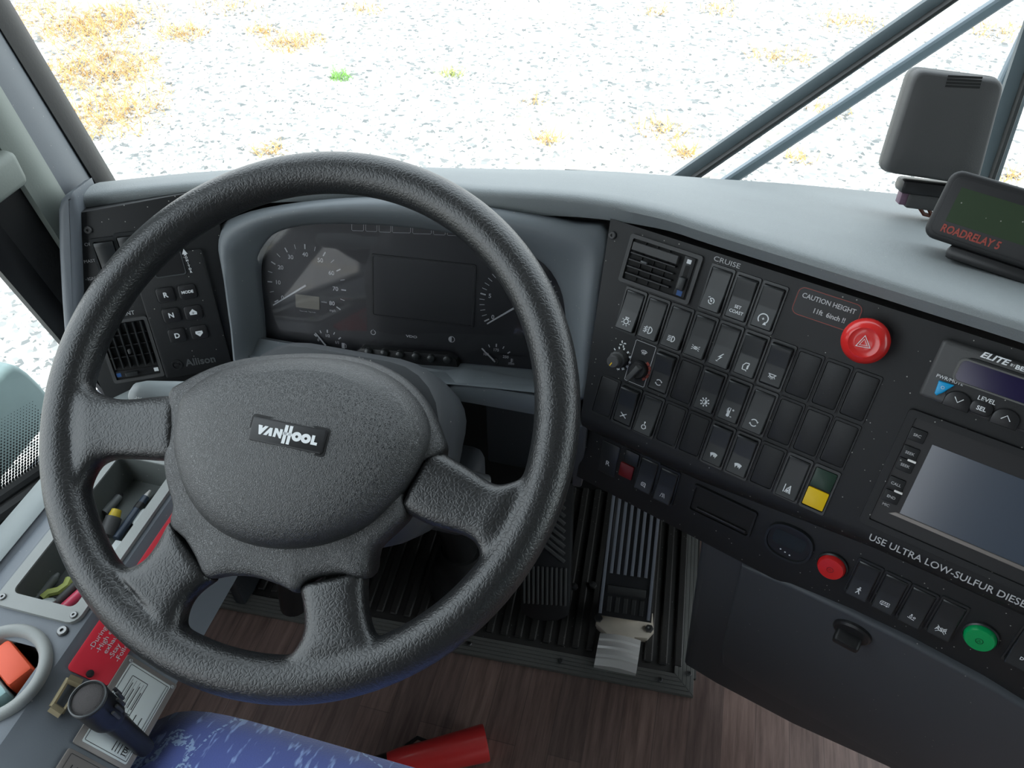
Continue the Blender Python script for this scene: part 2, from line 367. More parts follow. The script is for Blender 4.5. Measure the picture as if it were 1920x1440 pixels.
@icon
def i_lamp(b):
    S(b, [(-4, 1.6), (4, 1.6)], .9); S(b, arc(0, 2.4, 3.2, 200, 340), .9)
    for k in (-2, -1, 0, 1, 2): S(b, [(k*1.1, -1.4+abs(k)*.5), (k*1.7, -3.6+abs(k)*.7)], .7)
@icon
def i_cycle(b):
    S(b, arc(0, 0, 3.1, 20, 150), .9); S(b, arc(0, 0, 3.1, 200, 330), .9)
    P(b, [(2, 2.4), (3.9, 2), (3.2, .2)]); P(b, [(-2, -2.4), (-3.9, -2), (-3.2, -.2)])
@icon
def i_dim(b):
    S(b, arc(0, 0, 2.2, 0, 345), .7, True); P(b, arc(0, 0, 2.2, -90, 90, 10))
    for k in range(8): a = R_(45*k); S(b, [(3.1*math.cos(a), 3.1*math.sin(a)), (4.7*math.cos(a), 4.7*math.sin(a))], 1.3)
@icon
def i_thermo(b):
    S(b, [(-1.5, -2.4), (-1.5, 4.2), (.5, 4.2), (.5, -2.4)], .7); P(b, arc(-.5, -3.4, 1.6, 0, 340, 12))
    P(b, [(-1, -3), (0, -3), (0, 1.4), (-1, 1.4)])
    for y in (0, 1.3, 2.6): S(b, [(-2.8, y), (-1.6, y)], .5)
    S(b, [(2.2, 3), (4.2, 3)], .8); S(b, [(3.2, 2), (3.2, 4)], .8); S(b, [(2, -4), (3.6, -4)], .8)
@icon
def i_spark(b):
    P(b, arc(0, 0, 1.3, 0, 330, 10))
    for a in (40, 140, 220, 320): c, s = math.cos(R_(a)), math.sin(R_(a)); S(b, [(1.2*c, 1.2*s), (4.6*c, 4.2*s)], 1)
@icon
def i_chair(b):
    P(b, arc(0, 3.8, .9, 0, 330, 8)); S(b, [(0, 2.8), (0, .4), (2, .4), (3, -2.4)], .9)
    S(b, arc(.2, -1.4, 2.3, 120, 380), .8)
@icon
def i_wash(b):
    o = arc(0, -3.4, 6.2, 126, 54, 8)
    P(b, o + [(2.0, -2.4), (1.5, -.6), (.3, -1.4), (-.4, .5), (-1.5, -.3), (-2.0, -2.4)])
@icon
def i_lane(b):
    S(b, [(-3.4, -4), (-3.4, 4)], .8); S(b, [(1.4, 4), (3, -4)], .8); S(b, [(-2, -3.4), (-.6, .8), (1, .8), (2, -3.4)], .8, True); P(b, [(-1, -2.8), (1, -2.8), (.6, -.6), (-.6, -.6)]); S(b, [(0, 1), (1.2, 3)], .8)
@icon
def i_gauge(b):
    S(b, arc(0, 0, 3, -40, 120), .9); S(b, arc(0, 0, 3, 170, 300), .9); S(b, [(0, 0), (-2.2, 2.6)], .9); P(b, arc(0, 0, 1, 0, 330, 8)); S(b, [(-4.4, 3.2), (-2.4, 4)], .8)
@icon
def i_turn(b):
    S(b, arc(0, 0, 4.6, -60, 230), 1); P(b, [(1, -5.4), (4.4, -5), (2.4, -2.4)]); S(b, [(-1.1, 0), (1.1, 0)], .6); S(b, [(0, -1.1), (0, 1.1)], .6)
@icon
def i_fan(b):
    for k in range(4): a = 90*k+20; c, s = math.cos(R_(a)), math.sin(R_(a)); P(b, [(c*.6-s*0, s*.6), (c*2-s*1.6, s*2+c*1.6), (c*4-s*1.2, s*4+c*1.2), (c*4.2+s*.3, s*4.2-c*.3), (c*2, s*2)])
@icon
def i_screen(b):
    S(b, arc(0, -4, 6, 130, 50, 8) + arc(0, -4, 3, 50, 130, 6), .7, True)
    for x in (-1.6, 0, 1.6): S(b, [(x, -3.4), (x-.5, -1.8), (x+.5, -.2), (x, 1.2)], .6)
@icon
def i_walker(b):
    P(b, arc(.6, 4, 1, 0, 330, 8)); P(b, [(-.6, 2.8), (1.2, 2.8), (2.6, .6), (1.9, .2), (1, 1.2), (.9, -.6), (2.4, -4.4), (1.4, -4.6), (0, -1.6), (-1.6, -4.6), (-2.5, -4.3), (-.7, -.6), (-.6, 1.2), (-1.6, .2), (-2.3, .7)])
@icon
def i_coach(b):
    S(b, [(-4.8, -1.8), (-4.8, 1), (-4, 2.2), (4.8, 2.2), (4.8, -1.8)], .7, True)
    for x in (-2.4, 0, 2.4): S(b, [(x, .2), (x, 2.2)], .6)
    S(b, [(-4.4, .2), (4.6, .2)], .5); P(b, arc(-2.6, -2, 1, 0, 330, 8)); P(b, arc(2.6, -2, 1, 0, 330, 8))
@icon
def i_ramp(b):
    P(b, arc(-.8, 3, .9, 0, 330, 8)); S(b, arc(-1, .6, 1.1, 0, 340), .6, True); S(b, arc(2.6, .6, 1, 0, 340), .6, True); S(b, [(-4, -1.4), (3.4, -2.4)], .7)
@icon
def i_mirror(b):
    S(b, rrect(5.6, 4.8, 1.4, 3), .7, True)
    for x in (-1.2, 0, 1.2): S(b, [(x, -1.2), (x, 1.2)], .5)
    S(b, [(2.6, -2), (2.8, -4)], 1)
@icon
def i_lock(b):
    S(b, [(-3, -3.4), (-1.6, 2.2), (1.6, 2.2), (3, -3.4)], .7); S(b, [(-1, -2.6), (1, -2.6), (.2, .4)], .8); P(b, arc(.1, .6, .7, 0, 330, 8))
@icon
def i_pump(b):
    P(b, [(-2.6, -3.4), (1, -3.4), (1, 3.4), (-2.6, 3.4)]); S(b, [(1.4, 2.6), (2.8, 1.2), (2.8, -2), (1.8, -2.2)], .7)
@icon
def i_coolant(b):
    S(b, [(-.3, 4), (-.3, -1.6)], .9)
    for y in (3.4, 2, .6): S(b, [(0, y), (1.8, y)], .7)
    for y in (-2, -3.4): S(b, [(-3.6, y), (-2, y+.5), (0, y), (2, y+.5), (3.6, y)], .6)
@icon
def i_power(b): S(b, arc(0, 0, 3, 110, 430), .9); S(b, [(0, 3), (0, 4.4)], .5)
@icon
def i_contrast(b): S(b, arc(0, 0, 3, 0, 345), .6, True); P(b, arc(0, 0, 2.8, 90, 270, 10))
def put_icon(parent, k, u, v, z, s=1, m='white', rot=0):
    b = B(); ICON[k](b); return obj('symbol', b, m, parent, Matrix.Translation((u, v, z)) @ Matrix.Rotation(rot, 4, 'Z') @ Matrix.Diagonal((s, s, s, 1)))

# ================================================================== SETTING
def st(name, bm, m, M=None, parent=None, ang=35):
    o = obj(name, bm, m, parent, M, ang)
    if parent is None: o['kind'] = 'structure'
    return o
FLOOR_Z, ROOF_Z, GND = 0.0, 1.98, -1.15
b = B(); rbox(b, (.45, -1.0, -.02), (2.5, 4.3, .04)); st('floor', b, 'wood')
BASE = [(-.705, .715), (-.655, .77), (-.55, .82), (-.40, .865), (-.195, .915), (.05, .95), (.27, .968), (.45, .972)]
BASE = BASE + [(.9-x, y) for x, y in BASE[-2::-1]]
def rake(z): return -.085*max(0, z-.66)
b = B(); loft(b, [[(x, y+rake(z), z) for x, y in BASE] for z in (.55, .70, .85, 1.0, 1.2, 1.5, 1.95)], closed=False); wd = st('window_1', b, 'window')
# roof, rear wall, right side, left side
b = B(); rbox(b, (.45, -1.05, ROOF_Z+.03), (2.5, 4.1, .06)); st('ceiling', b, 'ceil')
b = B(); rbox(b, (.45, -3.0, .95), (2.5, .06, 2.1)); st('wall_rear', b, 'wall')
b = B()
rbox(b, (1.63, -1.0, .22), (.06, 4.0, .5)); rbox(b, (1.63, -1.0, 1.86), (.06, 4.0, .3))
for y in (-2.9, -1.6, -.35): rbox(b, (1.63, y, 1.1), (.06, .16, 1.3))
st('wall_right', b, 'wall')
b = B()
for y0, y1 in ((-2.8, -1.68), (-1.5, -.43)): rbox(b, (1.63, (y0+y1)/2, 1.1), (.008, y1-y0, 1.26))
st('window_3', b, 'tinted')
b = B(); rbox(b, (1.63, .195, 1.1), (.008, .93, 1.26)); st('window_4', b, 'window')
XL = -.70
b = B(); rbox(b, (XL-.03, -1.2, .20), (.06, 3.8, .44)); rbox(b, (XL-.03, -1.2, 1.86), (.06, 3.8, .3)); rbox(b, (XL-.03, -1.3, 1.1), (.06, .9, 1.3)); rbox(b, (XL-.03, .70, .24), (.05, .20, .60)); st('wall_left', b, 'wall')
# driver's window: glass with a dropping lower edge, frit dots, black seal
def sillz(y): return .50 - .34*(y-.36)
b = B(); loft(b, [[(XL+.005, y, sillz(y)) for y in (-.8, 0, .36, .54)], [(XL+.005, y, 1.75) for y in (-.8, 0, .36, .54)]], closed=False); win2 = st('window_2', b, 'window')
b = B()
for j in range(24):
    for k in range(66):
        y = .19 + k*.0042 + (j % 2)*.0021; rr = .0023 - .000075*j
        p = arc(0, 0, rr, 0, 300, 5); z = sillz(y)+.003+j*.0037
        b.faces.new([b.verts.new((XL+.008, y+u, z+v)) for u, v in p])
f = obj('frit_dots', b, 'black2', win2); f['kind'] = 'stuff'
b = B()
for x, dz, r in ((.010, -.004, .009), (.022, -.016, .011), (.040, -.030, .013), (.058, -.036, .012)): tube(b, [(XL+x, y, sillz(y)+dz) for y in (-.8, 0, .2, .36, .5, .56)], r, 10)
obj('window_seal', b, 'rubber', win2)
# A pillar strips, all nearly vertical
def strip(y0, y1, x0, x1, lean, bul=.004, z0=.45, z1=1.9, n=6):
    b = B(); rings = []
    for k in range(n+1):
        z = z0+(z1-z0)*k/n; dy = lean*(z-.7)
        ring = []
        for q in range(7):
            t = q/6; ring.append((x0+(x1-x0)*t + bul*math.sin(math.pi*t), y0+(y1-y0)*t+dy, z))
        rings.append(ring + [(x1-.008, y1+dy, z), (x0-.008, y0+dy, z)])
    loft(b, rings); return b
st('trim_1', strip(.690, .735, -.695, -.712, -.18, .006), 'rubber')
pil = st('trim_2', strip(.622, .692, -.672, -.700, -.17, .006), 'trimgrey')
st('trim_3', strip(.580, .622, -.668, -.672, -.12, .006), 'pale')
b = strip(.546, .602, -.690, -.678, -.15, .003); st('trim_4', b, 'rubber')
b = strip(.516, .549, -.694, -.690, -.19, .004); st('trim_5', b, 'black2')
b = B(); rbox(b, (-.672, .545, .803), (.034, .05, .038), .008, 3); o = obj('window_catch', b, 'pale'); tag(o, 'pale grey-green rounded latch block on the pillar, lower of two', 'latch')
b = B(); rbox(b, (-.672, .558, .886), (.036, .05, .050), .012, 3); o = obj('window_catch', b, 'pale'); tag(o, 'pale grey-green rounded latch block on the pillar, upper of two', 'latch')

# ------------------------------------------------------------------ outside: gravel, grass
b = B(); g = bmesh.ops.create_grid(b, x_segments=2, y_segments=2, size=30); bmesh.ops.translate(b, verts=b.verts, vec=(0, 12, GND)); st('ground', b, 'ground')
me = bpy.data.meshes.new('gravel'); VV, FF = [], []
rnd = random.Random(3)
octa = [(1, 0, 0), (0, 1, 0), (-1, 0, 0), (0, -1, 0), (0, 0, .8)]
def stone(x, y, s):
    i = len(VV); a = rnd.random()*6.28; c, sn = math.cos(a), math.sin(a); e = .6+.7*rnd.random(); h = s*(.35+.35*rnd.random())
    for u, v, w in octa:
        j = .75+.5*rnd.random(); X, Y = u*s*j, v*s*e*j; VV.append((x+X*c-Y*sn, y+X*sn+Y*c, GND-.002+w*h))
    FF.extend([(i, i+1, i+4), (i+1, i+2, i+4), (i+2, i+3, i+4), (i+3, i, i+4)])
for k in range(46000):
    if k < 9000: x, y = rnd.uniform(-3.8, -.95), rnd.uniform(.2, 4)
    else: y = 2.9+ (rnd.random()**1.5)*9; x = rnd.uniform(-1, 1)*(.62*y+.6) - .25*y + .15*y
    stone(x, y, rnd.choice((.012, .016, .02, .026, .034)))
me.from_pydata(VV, [], FF); me.materials.append(M_['stones']); o = bpy.data.objects.new('gravel', me); COL.objects.link(o); o['kind'] = 'stuff'; o['label'] = 'pale grey crushed gravel covering the ground outside the windshield'
VV, FF = [], []
def tuft(x, y, n, spread, h, VV, FF):
    for _ in range(n):
        a = rnd.random()*6.28; r = spread*rnd.random()**.7; bx, by = x+r*math.cos(a), y+r*math.sin(a)*.8
        a2 = rnd.random()*6.28; ln = h*(.5+rnd.random()); w = .003; dx, dy = math.cos(a2)*ln, math.sin(a2)*ln; i = len(VV)
        VV.extend([(bx-w*math.sin(a2), by+w*math.cos(a2), GND), (bx+w*math.sin(a2), by-w*math.cos(a2), GND), (bx+dx, by+dy, GND+ln*.6)]); FF.append((i, i+1, i+2))
for px, py, sp, n in ((150, 45, .5, 500), (190, 110, .45, 450), (175, 65, .4, 300), (200, 180, .5, 500), (215, 225, .4, 400), (340, 65, .22, 220), (235, 30, .4, 300), (60, 20, .4, 250), (545, 80, .28, 260), (490, 60, .15, 80), (510, 285, .12, 70), (1240, 245, .18, 110), (1030, 265, .10, 60), (1460, 110, .25, 130), (1590, 45, .3, 150), (1350, 20, .2, 80), (1280, 290, .10, 70), (1870, 60, .3, 150), (680, 20, .2, 80), (1555, 210, .15, 70), (1000, 190, .1, 30), (1890, 330, .12, 60), (430, 12, .3, 120), (140, 140, .3, 200), (250, 130, .25, 160), (1500, 300, .1, 40), (1230, 25, .15, 50)):
    p = atz(px, py, GND); tuft(p.x, p.y, n, sp, .11, VV, FF)
me = bpy.data.meshes.new('dry_grass'); me.from_pydata(VV, [], FF); me.materials.append(M_['straw']); o = bpy.data.objects.new('dry_grass', me); COL.objects.link(o); o['kind'] = 'stuff'; o['label'] = 'straw-coloured dry grass growing in patches through the gravel'
for px, py, lab, m, n in ((640, 147, 'small bright green weed in the gravel, left of the other weed', 'leaf', 90), (845, 140, 'small yellow-green weed with straw in the gravel, right of the greener weed', 'lime', 70)):
    VV, FF = [], []; p = atz(px, py, GND); tuft(0, 0, n, .09, .09, VV, FF); VV = [(x, y, z-GND) for x, y, z in VV]
    me = bpy.data.meshes.new('weed'); me.from_pydata(VV, [], FF); me.materials.append(M_[m]); o = bpy.data.objects.new('weed', me); COL.objects.link(o); o.location = p; tag(o, lab, 'weed')

# ------------------------------------------------------------------ wipers outside the glass
def wiper(name, label, a, b_, blade=True, w=.014, m1='wiper', group=None):
    t = thing(name, label, 'wiper'); a, b_ = Vector(a), Vector(b_); d = (b_-a).normalized()
    A, E = a-d*.12, b_+d*.5; s = d.cross(Vector((0, -1, 0))).normalized()
    bm = B()
    def bar(bm, p, q, w0, w1, th):
        rings = []
        for k in range(3):
            f_ = k/2; c = p.lerp(q, f_); ww = w0+(w1-w0)*f_
            rings.append([c+s*ww*u+Vector((0, v*th, 0)) for u, v in ((-1, -.6), (-.6, -1), (.6, -1), (1, -.6), (1, 1), (-1, 1))])
        loft(bm, rings)
    bar(bm, A, E, w, w*.6, .006); obj('wiper_arm', bm, m1, t)
    if blade:
        bm = B(); bar(bm, A+d*.06+Vector((0, -.008, 0))+s*w*.25, E+Vector((0, -.008, 0))+s*w*.25, w*.22, w*.18, .008); obj('wiper_blade', bm, 'rubber', t)
    return t
yw = 1.035
wiper('windshield_wiper', 'dark grey wiper rising from the dash edge, left of the two crossing', aty(1285, 332, yw), aty(1765, 0, yw))
wiper('windshield_wiper', 'slim light blue-grey wiper arm, right of the two crossing the gravel', aty(1365, 340, yw+.01), aty(1880, 0, yw+.01), False, .008, 'wiper2')
wiper('windshield_wiper', 'broad grey wiper close behind the tall grey display housing', aty(1850, 330, yw), aty(1930, 90, yw), True, .016)
wiper('windshield_wiper', 'thin wiper arm at the right edge above the tall display housing', aty(1880, 150, yw+.03), aty(1925, 55, yw+.03), False, .005, 'wiper2')
# exterior mirror shell seen through the driver's window
MF = mk(Vector((-.95, .6, .5)), Vector((0, 1, 0)), Vector((0, 0, 1)), Vector((1, 0, 0)))
b = B(); slab(b, [tuple(p) for p in closed_dense([uv(x, y, MF) for x, y in ((27, 684), (56, 699), (96, 742), (108, 775), (92, 798), (70, 822), (35, 864), (0, 906), (-60, 960), (-110, 880), (-60, 770), (-15, 722), (8, 698))], 2)], -.07, 0, .010, 3)
o = obj('exterior_mirror', b, 'teal', None, MF); tag(o, 'teal-grey rounded mirror shell outside the driver window', 'mirror')
b = B(); tube(b, [MF.inverted() @ Vector(p) for p in ((-1.0, .58, .47), (-1.0, .50, .30), (-.90, .46, .22), (-.74, .45, .20))], .012, 10); obj('mirror_arm', b, 'rubber', o)

# ================================================================== DASHBOARD
dash = thing('dashboard', 'wrap-around coach dashboard in blue-grey and black plastic below the windshield', 'dashboard')
BROW = [(-.645, .600, .752), (-.532, .646, .757), (-.40, .680, .765), (-.30, .690, .770), (-.21, .685, .775), (-.10, .680, .786), (-.02, .661, .794), (.036, .638, .798), (.12, .606, .802), (.22, .567, .807), (.30, .537, .81), (.45, .484, .81), (.62, .45, .81)]
BACK = [(-.672, .725, .695), (-.595, .782, .685), (-.47, .838, .68), (-.36, .866, .68), (-.25, .890, .68), (-.12, .918, .68), (-.03, .930, .68), (.04, .937, .68), (.14, .948, .68), (.26, .955, .68), (.36, .958, .68), (.5, .960, .68), (.66, .955, .68)]
def dense(P_, k=4):
    P_ = [Vector(p) for p in P_]; o = []
    for i in range(len(P_)-1):
        a, b, c, d = P_[max(i-1, 0)], P_[i], P_[i+1], P_[min(i+2, len(P_)-1)]
        for q in range(k):
            t = q/k; o.append(.5*((2*b)+(c-a)*t+(2*a-5*b+4*c-d)*t*t+(3*b-a-3*c+d)*t**3))
    return o+[P_[-1]]
br, bk = dense(BROW), dense(BACK); rings = []
for i, (f, g) in enumerate(zip(br, bk)):
    t = (br[min(i+1, len(br)-1)]-br[max(i-1, 0)]); fr = Vector((t.y, -t.x, 0)).normalized(); lip = .030 if f.x < -.2 else max(.020, .030-.010*(f.x+.2)/.2)
    up = Vector((0, 0, 1)); mid = lambda q, c: g.lerp(f, q)+up*c
    rings.append([g+Vector((0, .004, -.06)), g, mid(.06, .002), mid(.3, .006), mid(.55, .009), mid(.78, .007), mid(.92, .003), f, f+fr*.0045-up*.002, f+fr*.0065-up*.006, f+fr*.001-up*lip, f-fr*.004-up*(lip+.002), f-fr*.03-up*(lip+.002)])
b = B(); loft(b, rings); obj('dash_pad', b, 'pad', dash, ang=45)
for px, py in ((1178, 369),):
    p = atz(px, py, .752); screw(dash, p.x, p.y, .7515, .006, m='dspm')
def edge_slot(p0, p1):
    a, c = atz(*p0, .683), atz(*p1, .683); d = c-a; b = B()
    tube(b, [a+d*k/4+Vector((0, -.004, .0003)) for k in range(5)], .0018, 6); return obj('demister_slot', b, 'dspm', dash)
for p0, p1 in (((1060, 317), (1116, 320)), ((1168, 323), (1300, 337)), ((1352, 342), (1494, 360)), ((1550, 365), (1690, 383))): edge_slot(p0, p1)
# left end: bolster and switch panel
def pl(frame_, pts, dz=0): return [uv(x, y, frame_, dz) for x, y in pts]
b = B(); slab(b, pl(LFT, [(152, 398), (404, 352), (448, 705), (330, 720), (200, 752), (148, 640)]), -.05, 0, .002); obj('left_switch_panel', b, 'black', dash, LFT)
b = B(); slab(b, pl(LFT, [(109, 395), (113, 378), (122, 366), (136, 360), (141, 372), (147, 404), (150, 470), (153, 548), (150, 640), (138, 700), (121, 640), (115, 560), (110, 470)], .01), -.07, .012, .006, 3); obj('left_bolster', b, 'trimgrey', dash, LFT)
for x, y in ((165, 431),): screw(dash, *uv(x, y, LFT), .0005, .0042, LFT, 'dspm')
# hood around the cluster
OUT = [(445, 700), (432, 620), (418, 520), (405, 435), (440, 405), (520, 385), (640, 372), (760, 372), (880, 384), (1000, 404), (1080, 420), (1140, 434), (1128, 540), (1112, 660), (1100, 748), (1060, 744), (1000, 737), (880, 724), (760, 716), (600, 706), (500, 702)]
INN = [(495, 655), (488, 590), (482, 530), (484, 490), (500, 458), (530, 432), (600, 420), (740, 424), (860, 440), (960, 462), (1020, 495), (1050, 540), (1060, 590), (1062, 640), (1060, 690), (1030, 703), (1000, 700), (880, 689), (760, 681), (600, 669), (520, 662)]
OUTd, INNd = closed_dense(OUT), closed_dense(INN)
ow = [hit(p.x, p.y, HOOD) for p in OUTd]; iw = [hit(p.x, p.y, CLU) for p in INNd]; nH = HOOD.to_3x3().col[2]
rings = [[p-nH*.05 for p in ow], [p-nH*.008 for p in ow], [p.lerp(q, .02)-nH*.002 for p, q in zip(ow, iw)], [p.lerp(q, .08)+nH*.003 for p, q in zip(ow, iw)]]
for t in (.2, .35, .5, .65, .78, .9, 1.0): rings.append([p.lerp(q, t)+nH*(.022*math.sin(math.pi*min(1, t*1.0))) for p, q in zip(ow, iw)])
rings.append([q-CLU.to_3x3().col[2]*.02 for q in iw])
b = B(); loft(b, rings, True, False, False); obj('cluster_hood', b, 'hoodgrey', dash, ang=60)
# cross bar below the cluster
rings = []
for k in range(25):
    x = -.56 + (.56-.068)*k/24; s = 1/(1+math.exp(-(x+.222)*260)); h = lambda y_, dz: (lambda p: p)(hit(940, y_, HOOD @ Matrix.Translation((0, 0, dz))))
    r0, r1, r2, r3, r4 = h(700, -.042), h(704, -.03), h(731+8*(1-s), -.002-.012*(1-s)), h(742, -.001-.008*(1-s)), h(766, -.012)
    dr = .009*(1-s); rings.append([(x, p.y, p.z-dr) for p in (r0, r1, r2, r3, r4)] + [(x, r4.y+.03, r4.z-.005-dr), (x, r0.y, r4.z-dr)])
b = B(); loft(b, rings); obj('cross_bar', b, 'hoodgrey', dash, ang=50)
# lower knee panels behind and right of the column
b = B(); rbox(b, (-.155, .80, .36), (.17, .02, .34), .004); obj('knee_panel', b, 'kick', dash)
q = [hit(x, y, mk(Vector((-.066, .6, .5)), Vector((0, 1, 0)), Vector((0, 0, 1)), Vector((1, 0, 0)))) for x, y in ((1088, 805), (1116, 822), (1106, 900), (1078, 888))]
b = B(); rbox(b, (-.062, .62, .51), (.012, .10, .11), .003); obj('console_side', b, 'kick', dash)
# console face in the CON frame: columns of a rolled profile
rings = []
for k in range(20):
    u = -.049 + (.60+.049)*k/19; e = max(0, 1-(u+.049)/.05)
    lo = -.139 if u < .12 else -.139+.012*min(1, (u-.12)/.17)
    uu = lambda w: u + (.029*(.08-w)/.22 if k == 0 else 0)
    rings.append([(uu(w), w, z) for w, z in ((.082, -.06), (.082, 0), (.0, 0), (lo+.012, 0), (lo+.004, -.0015), (lo-.003, -.006), (lo-.008, -.013), (lo-.010, -.022), (lo-.010, -.07))])
b = B(); loft(b, rings); obj('console_face', b, 'black', dash, CON, ang=40)
screw(dash, *uv(1149, 441, CON), .0005, .0042, CON, 'dspm')
b = B(); slab(b, [(-.022, .030), (-.022, -.072), (.60, -.086), (.60, .030)], -.06, 0, .003); obj('lower_fascia', b, 'black', dash, LOW)
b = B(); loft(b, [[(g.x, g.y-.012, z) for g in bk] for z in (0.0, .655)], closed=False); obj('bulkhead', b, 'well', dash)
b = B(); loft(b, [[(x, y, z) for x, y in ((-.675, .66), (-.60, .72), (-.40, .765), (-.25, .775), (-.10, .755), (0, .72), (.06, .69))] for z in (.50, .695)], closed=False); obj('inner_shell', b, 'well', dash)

# printed words standing on the panels
def label_plate(name, label, s, px, py, M, size, m='greyprint', **k):
    u, v = uv(px, py, M); t = thing(name, label, 'lettering', T(M, u, v, .0003)); text(t, s, 0, 0, 0, size, m, **k); return t
label_plate('printed_word', 'small white word CRUISE above the cruise switches', 'CRUISE', 1363, 492, CON, .0066, sx=1.25)
label_plate('printed_word', 'small white word OFF beside the master switch', 'OFF', 167, 458, LFT, .0050, sx=1.1)
label_plate('printed_word', 'small white word MASTER beside the master switch', 'MASTER', 173, 489, LFT, .0048, sx=1.0)
label_plate('printed_word', 'small white word IGNITION half hidden by the steering wheel rim', 'IGNITION', 183, 521, LFT, .0048, sx=1.0)
label_plate('printed_word', 'small white word ending above the left air vent', 'VENT', 238, 588, LFT, .0068)
u0, v0 = uv(1695, 1031, CON, -.004); u1, v1 = uv(1915, 1127, CON, -.004)
t = thing('fuel_notice', 'white line USE ULTRA LOW-SULFUR DIESEL FUEL under the radio screen', 'lettering', T(CON, (u0+u1)/2, (v0+v1)/2, .0004, math.atan2(v1-v0, u1-u0))); text(t, 'USE ULTRA LOW-SULFUR DIESEL FUEL', 0, 0, 0, .0092, 'greyprint', sx=1.0, bold=.008)
# caution sticker
(u0, v0), (u1, v1) = uv(1490, 572, CON), uv(1602, 612, CON); w = .060
t = thing('height_caution_sticker', 'red-outlined black sticker reading CAUTION HEIGHT 11ft 6inch by the hazard button', 'sticker', T(CON, .176, .064, .0003, R_(0)))
b = B(); slab(b, rrect(.058, .027, .006), -.0002, .0001); obj('backing', b, 'black2', t)
b = B(); stroke(b, rrect(.056, .025, .0055), .0005, .0003, True); obj('border', b, 'redprint', t)
text(t, 'CAUTION HEIGHT', 0, .0055, .0003, .0062, 'greyprint', sx=.92, bold=.012); text(t, '11ft  6inch !!', .004, -.0048, .0003, .0062, 'greyprint', sx=.92, bold=.02)

# ------------------------------------------------------------------ rocker switches and blanking plates
def rocker_mesh(zt, zm, zb, w=.0195, h=.040):
    bm = B(); pr = [(h/2, -.002), (h/2, zt-.0008), (h/2-.0012, zt), (h/2-.005, zt-.0004), (.001, zm), (-.001, zm-.0001), (-h/2+.004, zb-.0003), (-h/2+.001, zb), (-h/2, zb-.0008), (-h/2, -.002)]
    loft(bm, [[(x, y, z-(.0006 if e else 0)) for y, z in pr] for x, e in ((-w/2, 1), (-w/2+.0009, 0), (w/2-.0009, 0), (w/2, 1))]); return bm
TILT = {'flat': (.0012, .0026, .0066), 'up': (.0072, .0022, .0010), 'mid': (.0044, .0016, .0042)}
def bezel(parent, w=.0246, h=.0474, z=.0016):
    b = B(); frame_ring(b, rrect(w, h, .0022, 3), rrect(w-.0045, h-.0065, .0016, 3), -.0005, z, -.004); return obj('bezel', b, 'rocker', parent)
def switch(M, u, v, label, tilt='flat', sym=None, words=None, s=1.0, name='rocker_switch', group=None, m='rocker'):
    t = thing(name, label, 'switch', T(M, u, v, 0), group); bezel(t)
    zt, zm, zb = TILT[tilt]; r = obj('rocker', rocker_mesh(zt, zm, zb), m, t, Matrix.Translation((0, 0, .0012)), 30)
    sl_ = math.atan2(zm-zb, .019); zz = .0012+zm+(zb-zm)*.55+.0003
    if sym:
        b = B(); ICON[sym](b); o = obj('symbol', b, 'white', r, Matrix.Translation((0, -.0105, zz-.0012)) @ Matrix.Rotation(sl_, 4, 'X') @ Matrix.Diagonal((s, s, s, 1)))
    if words:
        for k, wd_ in enumerate(words):
            o = text(r, wd_, 0, -.008-.005*k, zz-.0010, .0042, bold=.02); o.matrix_local = Matrix.Translation((0, -.008-.005*k, zz-.0008+.0001*k)) @ Matrix.Rotation(sl_, 4, 'X')
    return t
def blank(M, u, v, label, group=None):
    t = thing('blanking_plate', label, 'switch cover', T(M, u, v, 0), group)
    b = B(); frame_ring(b, rrect(.0246, .0474, .0022, 3), rrect(.0205, .0415, .002, 3), -.0005, .0012, .0002); obj('bezel', b, 'black', t)
    b = B(); slab(b, rrect(.0204, .0412, .002, 3), -.001, .0007, .0006); obj('cover', b, 'black', t); return t
SW = [(3, -1, 'flat', 'gauge', None, 'black rocker with a dial and arrow symbol, below the word CRUISE', .9), (4, -1, 'mid', None, ('SET', 'COAST'), 'black rocker lettered SET COAST, between two symbol rockers', 1), (5, -1, 'mid', 'turn', None, 'black rocker with a large circular arrow around a plus, beside the caution sticker', 1),
 (0, 0, 'flat', 'bulb', None, 'black rocker with a rayed bulb symbol, directly under the right air vent', 1), (1, 0, 'flat', 'fog', None, 'black rocker with a fog lamp symbol, right of the rayed bulb rocker', 1), (2, 0, 'flat', 'beam', None, 'black rocker with a headlamp beam symbol, right of the fog lamp rocker', 1), (3, 0, 'flat', 'side', None, 'black rocker with two facing side lamp symbols, below the dial rocker', .85), (4, 0, 'flat', 'bolt', None, 'black rocker with a white lightning bolt', .9), (5, 0, 'mid', 'door', None, 'black rocker with a cab door symbol, right of the lightning rocker', .95), (6, 0, 'up', 'lamp', None, 'black rocker with a ceiling lamp symbol, its upper end standing proud', .95),
 (2, 1, 'up', 'cycle', None, 'black rocker with a circle of two arrows, beside the red-ringed defrost knob', .95), (4, 1, 'mid', 'dim', None, 'dusty black rocker with a half-filled sun symbol', 1), (5, 1, 'mid', 'thermo', None, 'black rocker with a thermometer, plus and minus symbol', 1), (6, 1, 'flat', 'cycle', None, 'grey-topped rocker with a circle of two arrows, right of the thermometer rocker', 1.05),
 (1, 2, 'up', 'spark', None, 'black rocker with a four-rayed spark symbol, below the defrost knob', .95), (2, 2, 'flat', 'chair', None, 'grey-topped rocker with a wheelchair symbol', .95), (5, 2, 'mid', 'wash', None, 'black rocker with a wiped screen symbol, left of the two alike', 1.05), (6, 2, 'mid', 'wash', None, 'black rocker with a wiped screen symbol, right of the two alike', 1.05), (8, 2, 'flat', 'lane', None, 'grey-topped rocker with a lane symbol, left of the yellow lamp', 1)]
